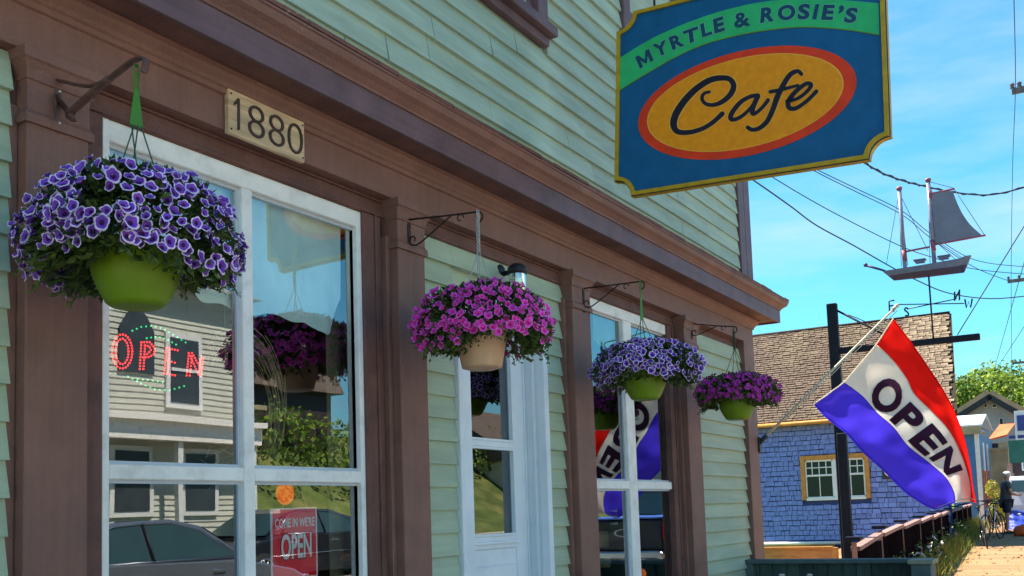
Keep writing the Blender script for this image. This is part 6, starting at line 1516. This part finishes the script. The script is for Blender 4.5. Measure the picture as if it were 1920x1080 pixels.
for nm, x_, w_ in (('white_garage', 40, 8), ('grey_barn', 52, 10)):
    t = thing(nm, 'far-side %s beyond the gambrel house' % nm.replace('_', ' '), 'building', (x_, -22, 0)); b = MB(); b.box((x_, -28, 0), (x_+w_, -20, 4)); b.build('wall', M['cream'] if 'white' in nm else M['gwall'], t)
    b = MB(); b.prism([(x_-.3, -19.6, 3.9), (x_-.3, -24, 6.6), (x_-.3, -28.4, 3.9)], (w_+.6, 0, 0)); b.build('roof', M['oldroof'], t)

def car(loc, rz, paint, label):
    t = thing('parked_car', label, 'car', loc, None, rz); Mx = Matrix.LocRotScale(t.location, t.rotation_euler, t.scale)
    def B(b, name, m_, par=None): b.v = [tuple(Mx @ Vector(v)) for v in b.v]; return b.build(name, m_, par or t)
    low = [(-2.35,.45),(-2.4,.62),(-2.33,.86),(-1.75,.95),(-1.0,.97),(0,.95),(.85,.93),(1.35,.88),(2.0,.76),(2.3,.62),(2.35,.4),(2.2,.25),(-2.2,.25)]
    b = MB(); rows = []
    for y, k, zk in ((-.90, .97, .98), (-.86, 1, 1), (.86, 1, 1), (.90, .97, .98)): rows += [(x*k, y, z*zk) for x, z in low]
    n = len(low); b.add(rows, [(r*n+j, r*n+(j+1) % n, (r+1)*n+(j+1) % n, (r+1)*n+j) for r in range(3) for j in range(n)] + [tuple(range(n))[::-1], tuple(range(3*n, 4*n))]); B(b, 'body', M[paint])
    cab = [(-1.75,.93),(-1.25,1.28),(-.7,1.43),(.1,1.45),(.55,1.36),(1.25,.90)]
    b = MB(); n = len(cab); rows = []
    for f in (-1, 1): rows += [(x, f*(.84-.24*(z-.9)/.55), z) for x, z in cab]
    b.add(rows, [(j, j+1, n+j+1, n+j) for j in range(n-1)] + [tuple(range(n))[::-1], tuple(range(n, 2*n))]); B(b, 'roof', M[paint])
    for f in (-1, 1):
        for wn_, pts in (('side_window', [(-1.38,.98),(-1.08,1.27),(-.68,1.37),(-.35,1.39),(-.35,.98)]), ('side_window', [(-.28,.98),(-.28,1.39),(.1,1.39),(.5,1.30),(.98,.98)])):
            b = MB(); b.add([(x, f*(.855-.24*(z-.9)/.55), z) for x, z in pts], [tuple(range(len(pts)))]); B(b, wn_, M['car_glass'])
    b = MB(); b.add([(1.20,-.76,.95),(1.20,.76,.95),(.60,.62,1.34),(.60,-.62,1.34)], [(0,1,2,3)]); b.v = [(v[0]+.02, v[1], v[2]+.01) for v in b.v]; B(b, 'windscreen', M['car_glass'])
    b = MB(); b.add([(-1.74,-.74,.97),(-1.74,.74,.97),(-1.27,.62,1.28),(-1.27,-.62,1.28)], [(0,1,2,3)]); b.v = [(v[0]-.02, v[1], v[2]+.01) for v in b.v]; B(b, 'rear_window', M['car_glass'])
    for f in (-1, 1):
        def sd(x, z, o=.012): return (x, f*(.855-.24*(z-.9)/.55+o), z)
        b = MB()
        for pts in ([(-1.42,.975),(-1.10,1.29),(-.68,1.39),(-.32,1.41),(.1,1.41),(.52,1.32),(1.05,.975)], [(-1.42,.975),(1.05,.975)]): b.tube([sd(*p) for p in pts], .011, 4)
        B(b, 'window_trim', M['chrome'])
        b = MB()
        for pts in ([(-.31,.97),(-.31,1.40)], ): b.tube([sd(*p) for p in pts], .02, 4)
        for pts in ([(-.30,.93),(-.32,.34)], [(.95,.93),(.98,.40)], [(-1.25,.93),(-1.1,.6)]): b.tube([(x, f*.902*(.97 if 1 else 1)+f*.02, z) for x, z in pts], .006, 4)
        B(b, 'door_seam', M['oblack'])
        for hx_ in (-.55, .62): b = MB(); b.bbox((hx_-.10, min(f*.885, f*.925), .80), (hx_+.10, max(f*.885, f*.925), .835), .01); B(b, 'door_handle', M['chrome'])
        b = MB(); b.sphere((.98, f*.98, 1.0), .09, 10, 6, sc_=(.7,1,.75)); B(b, 'mirror', M[paint])
        b = MB(); b.tube([(-2.0, f*.905, .62), (2.0, f*.905, .56)], .012, 4); B(b, 'side_moulding', M['chrome'])
    for x in (-1.42, 1.42):
        for y in (-.86, .86):
            b = MB(); b.lathe([(0,-.1),(.2,-.1),(.31,-.09),(.33,0),(.31,.09),(.2,.1),(0,.1)], n=26); b.v = [(v[0]+x, v[2]+y, v[1]+.33) for v in b.v]; w = B(b, 'wheel', M['rubber'])
            b = MB(); s_ = 1 if y > 0 else -1
            for k in range(10): a = k*pi/5; b.tube([(x, y+s_*.10, .33), (x+.21*cos(a), y+s_*.10, .33+.21*sin(a))], .016, 4)
            b.tube([(x+.22*cos(a), y+s_*.10, .33+.22*sin(a)) for a in np.linspace(0, 2*pi, 21)], .016, 5, cap=False); B(b, 'rim', M['chrome'], w)
    for y in (-.7, .7): b = MB(); b.bbox((-2.41, y-.15, .68), (-2.3, y+.15, .82), .02); B(b, 'tail_light', M['tail']); b = MB(); b.bbox((2.22, y-.15, .58), (2.33, y+.15, .68), .02); B(b, 'headlight', M['chrome'])
    return t
car((8.6, -7.4, .11), 0, 'car_grey', 'slate grey sedan parked across the street, mirrored in the lower left pane')
car((15.4, -11.2, .29), radians(180), 'car_black', 'black car parked across the street ahead of the grey sedan')

# dark pickup at the near kerb, mirrored in the second shop window
pk = thing('pickup_truck', 'dark pickup with an oval tailgate badge at the kerb, mirrored in the second window', 'pickup truck', (20.5, -5.3, gz(20)))
g = gz(19)+.0; px0_ = 18.4; ya_, yb_2 = -6.15, -4.35
def pkb(name, a, c, m_, r=.03): b = MB(); b.bbox(a, c, r); return b.build(name, M[m_], pk)
pkb('tailgate', (px0_, ya_+.08, g+.55), (px0_+.06, yb_2-.08, g+1.12), 'pickup'); pkb('bed_side', (px0_, ya_, g+.45), (px0_+2.0, ya_+.078, g+1.14), 'pickup'); pkb('bed_side', (px0_, yb_2-.078, g+.45), (px0_+2.0, yb_2, g+1.14), 'pickup')
pkb('bed_cover', (px0_-.01, ya_+.02, g+1.141), (px0_+2.0, yb_2-.02, g+1.19), 'bluetop'); pkb('bumper', (px0_-.14, ya_+.05, g+.38), (px0_-.002, yb_2-.05, g+.53), 'chrome')
pkb('body', (px0_+2.01, ya_, g+.42), (px0_+5.2, yb_2, g+1.12), 'pickup', .08)
b = MB(); n_ = 4; cz_ = [(px0_+2.02, 1.121), (px0_+2.15, 1.72), (px0_+3.3, 1.76), (px0_+4.1, 1.121)]
b.add([(x, y, g+z) for y in (ya_+.1, yb_2-.1) for x, z in cz_], [(0,1,5,4), (1,2,6,5), (2,3,7,6), (0,3,2,1), (4,5,6,7)]); b.build('cab', M['pickup'], pk)
b = MB(); b.add([(px0_+2.03, ya_+.25, g+1.22), (px0_+2.03, yb_2-.25, g+1.22), (px0_+2.125, yb_2-.3, g+1.66), (px0_+2.125, ya_+.3, g+1.66)], [(0,1,2,3)]); b.build('rear_window', M['car_glass'], pk)
b = MB(); n = 24; yc_ = (ya_+yb_2)/2; b.add([(px0_-.006, yc_+.20*cos(2*pi*k/n)*q, g+.88+.075*sin(2*pi*k/n)*q) for q in (1, .8) for k in range(n)], [(k, (k+1) % n, n+(k+1) % n, n+k) for k in range(n)]); b.build('badge', M['ogrey'], pk)
for y in (ya_+.04, yb_2-.04): pkb('tail_light', (px0_-.02, y-.035, g+.75), (px0_-.001, y+.035, g+1.05), 'tail', .01)
for x in (px0_+.95, px0_+4.3):
    for y in (ya_+.12, yb_2-.12):
        b = MB(); b.lathe([(0,-.12),(.24,-.12),(.37,-.1),(.38,0),(.37,.1),(.24,.12),(0,.12)], n=22); b.v = [(v[0]+x, v[2]+y, v[1]+g+.38) for v in b.v]; b.build('wheel', M['rubber'], pk)
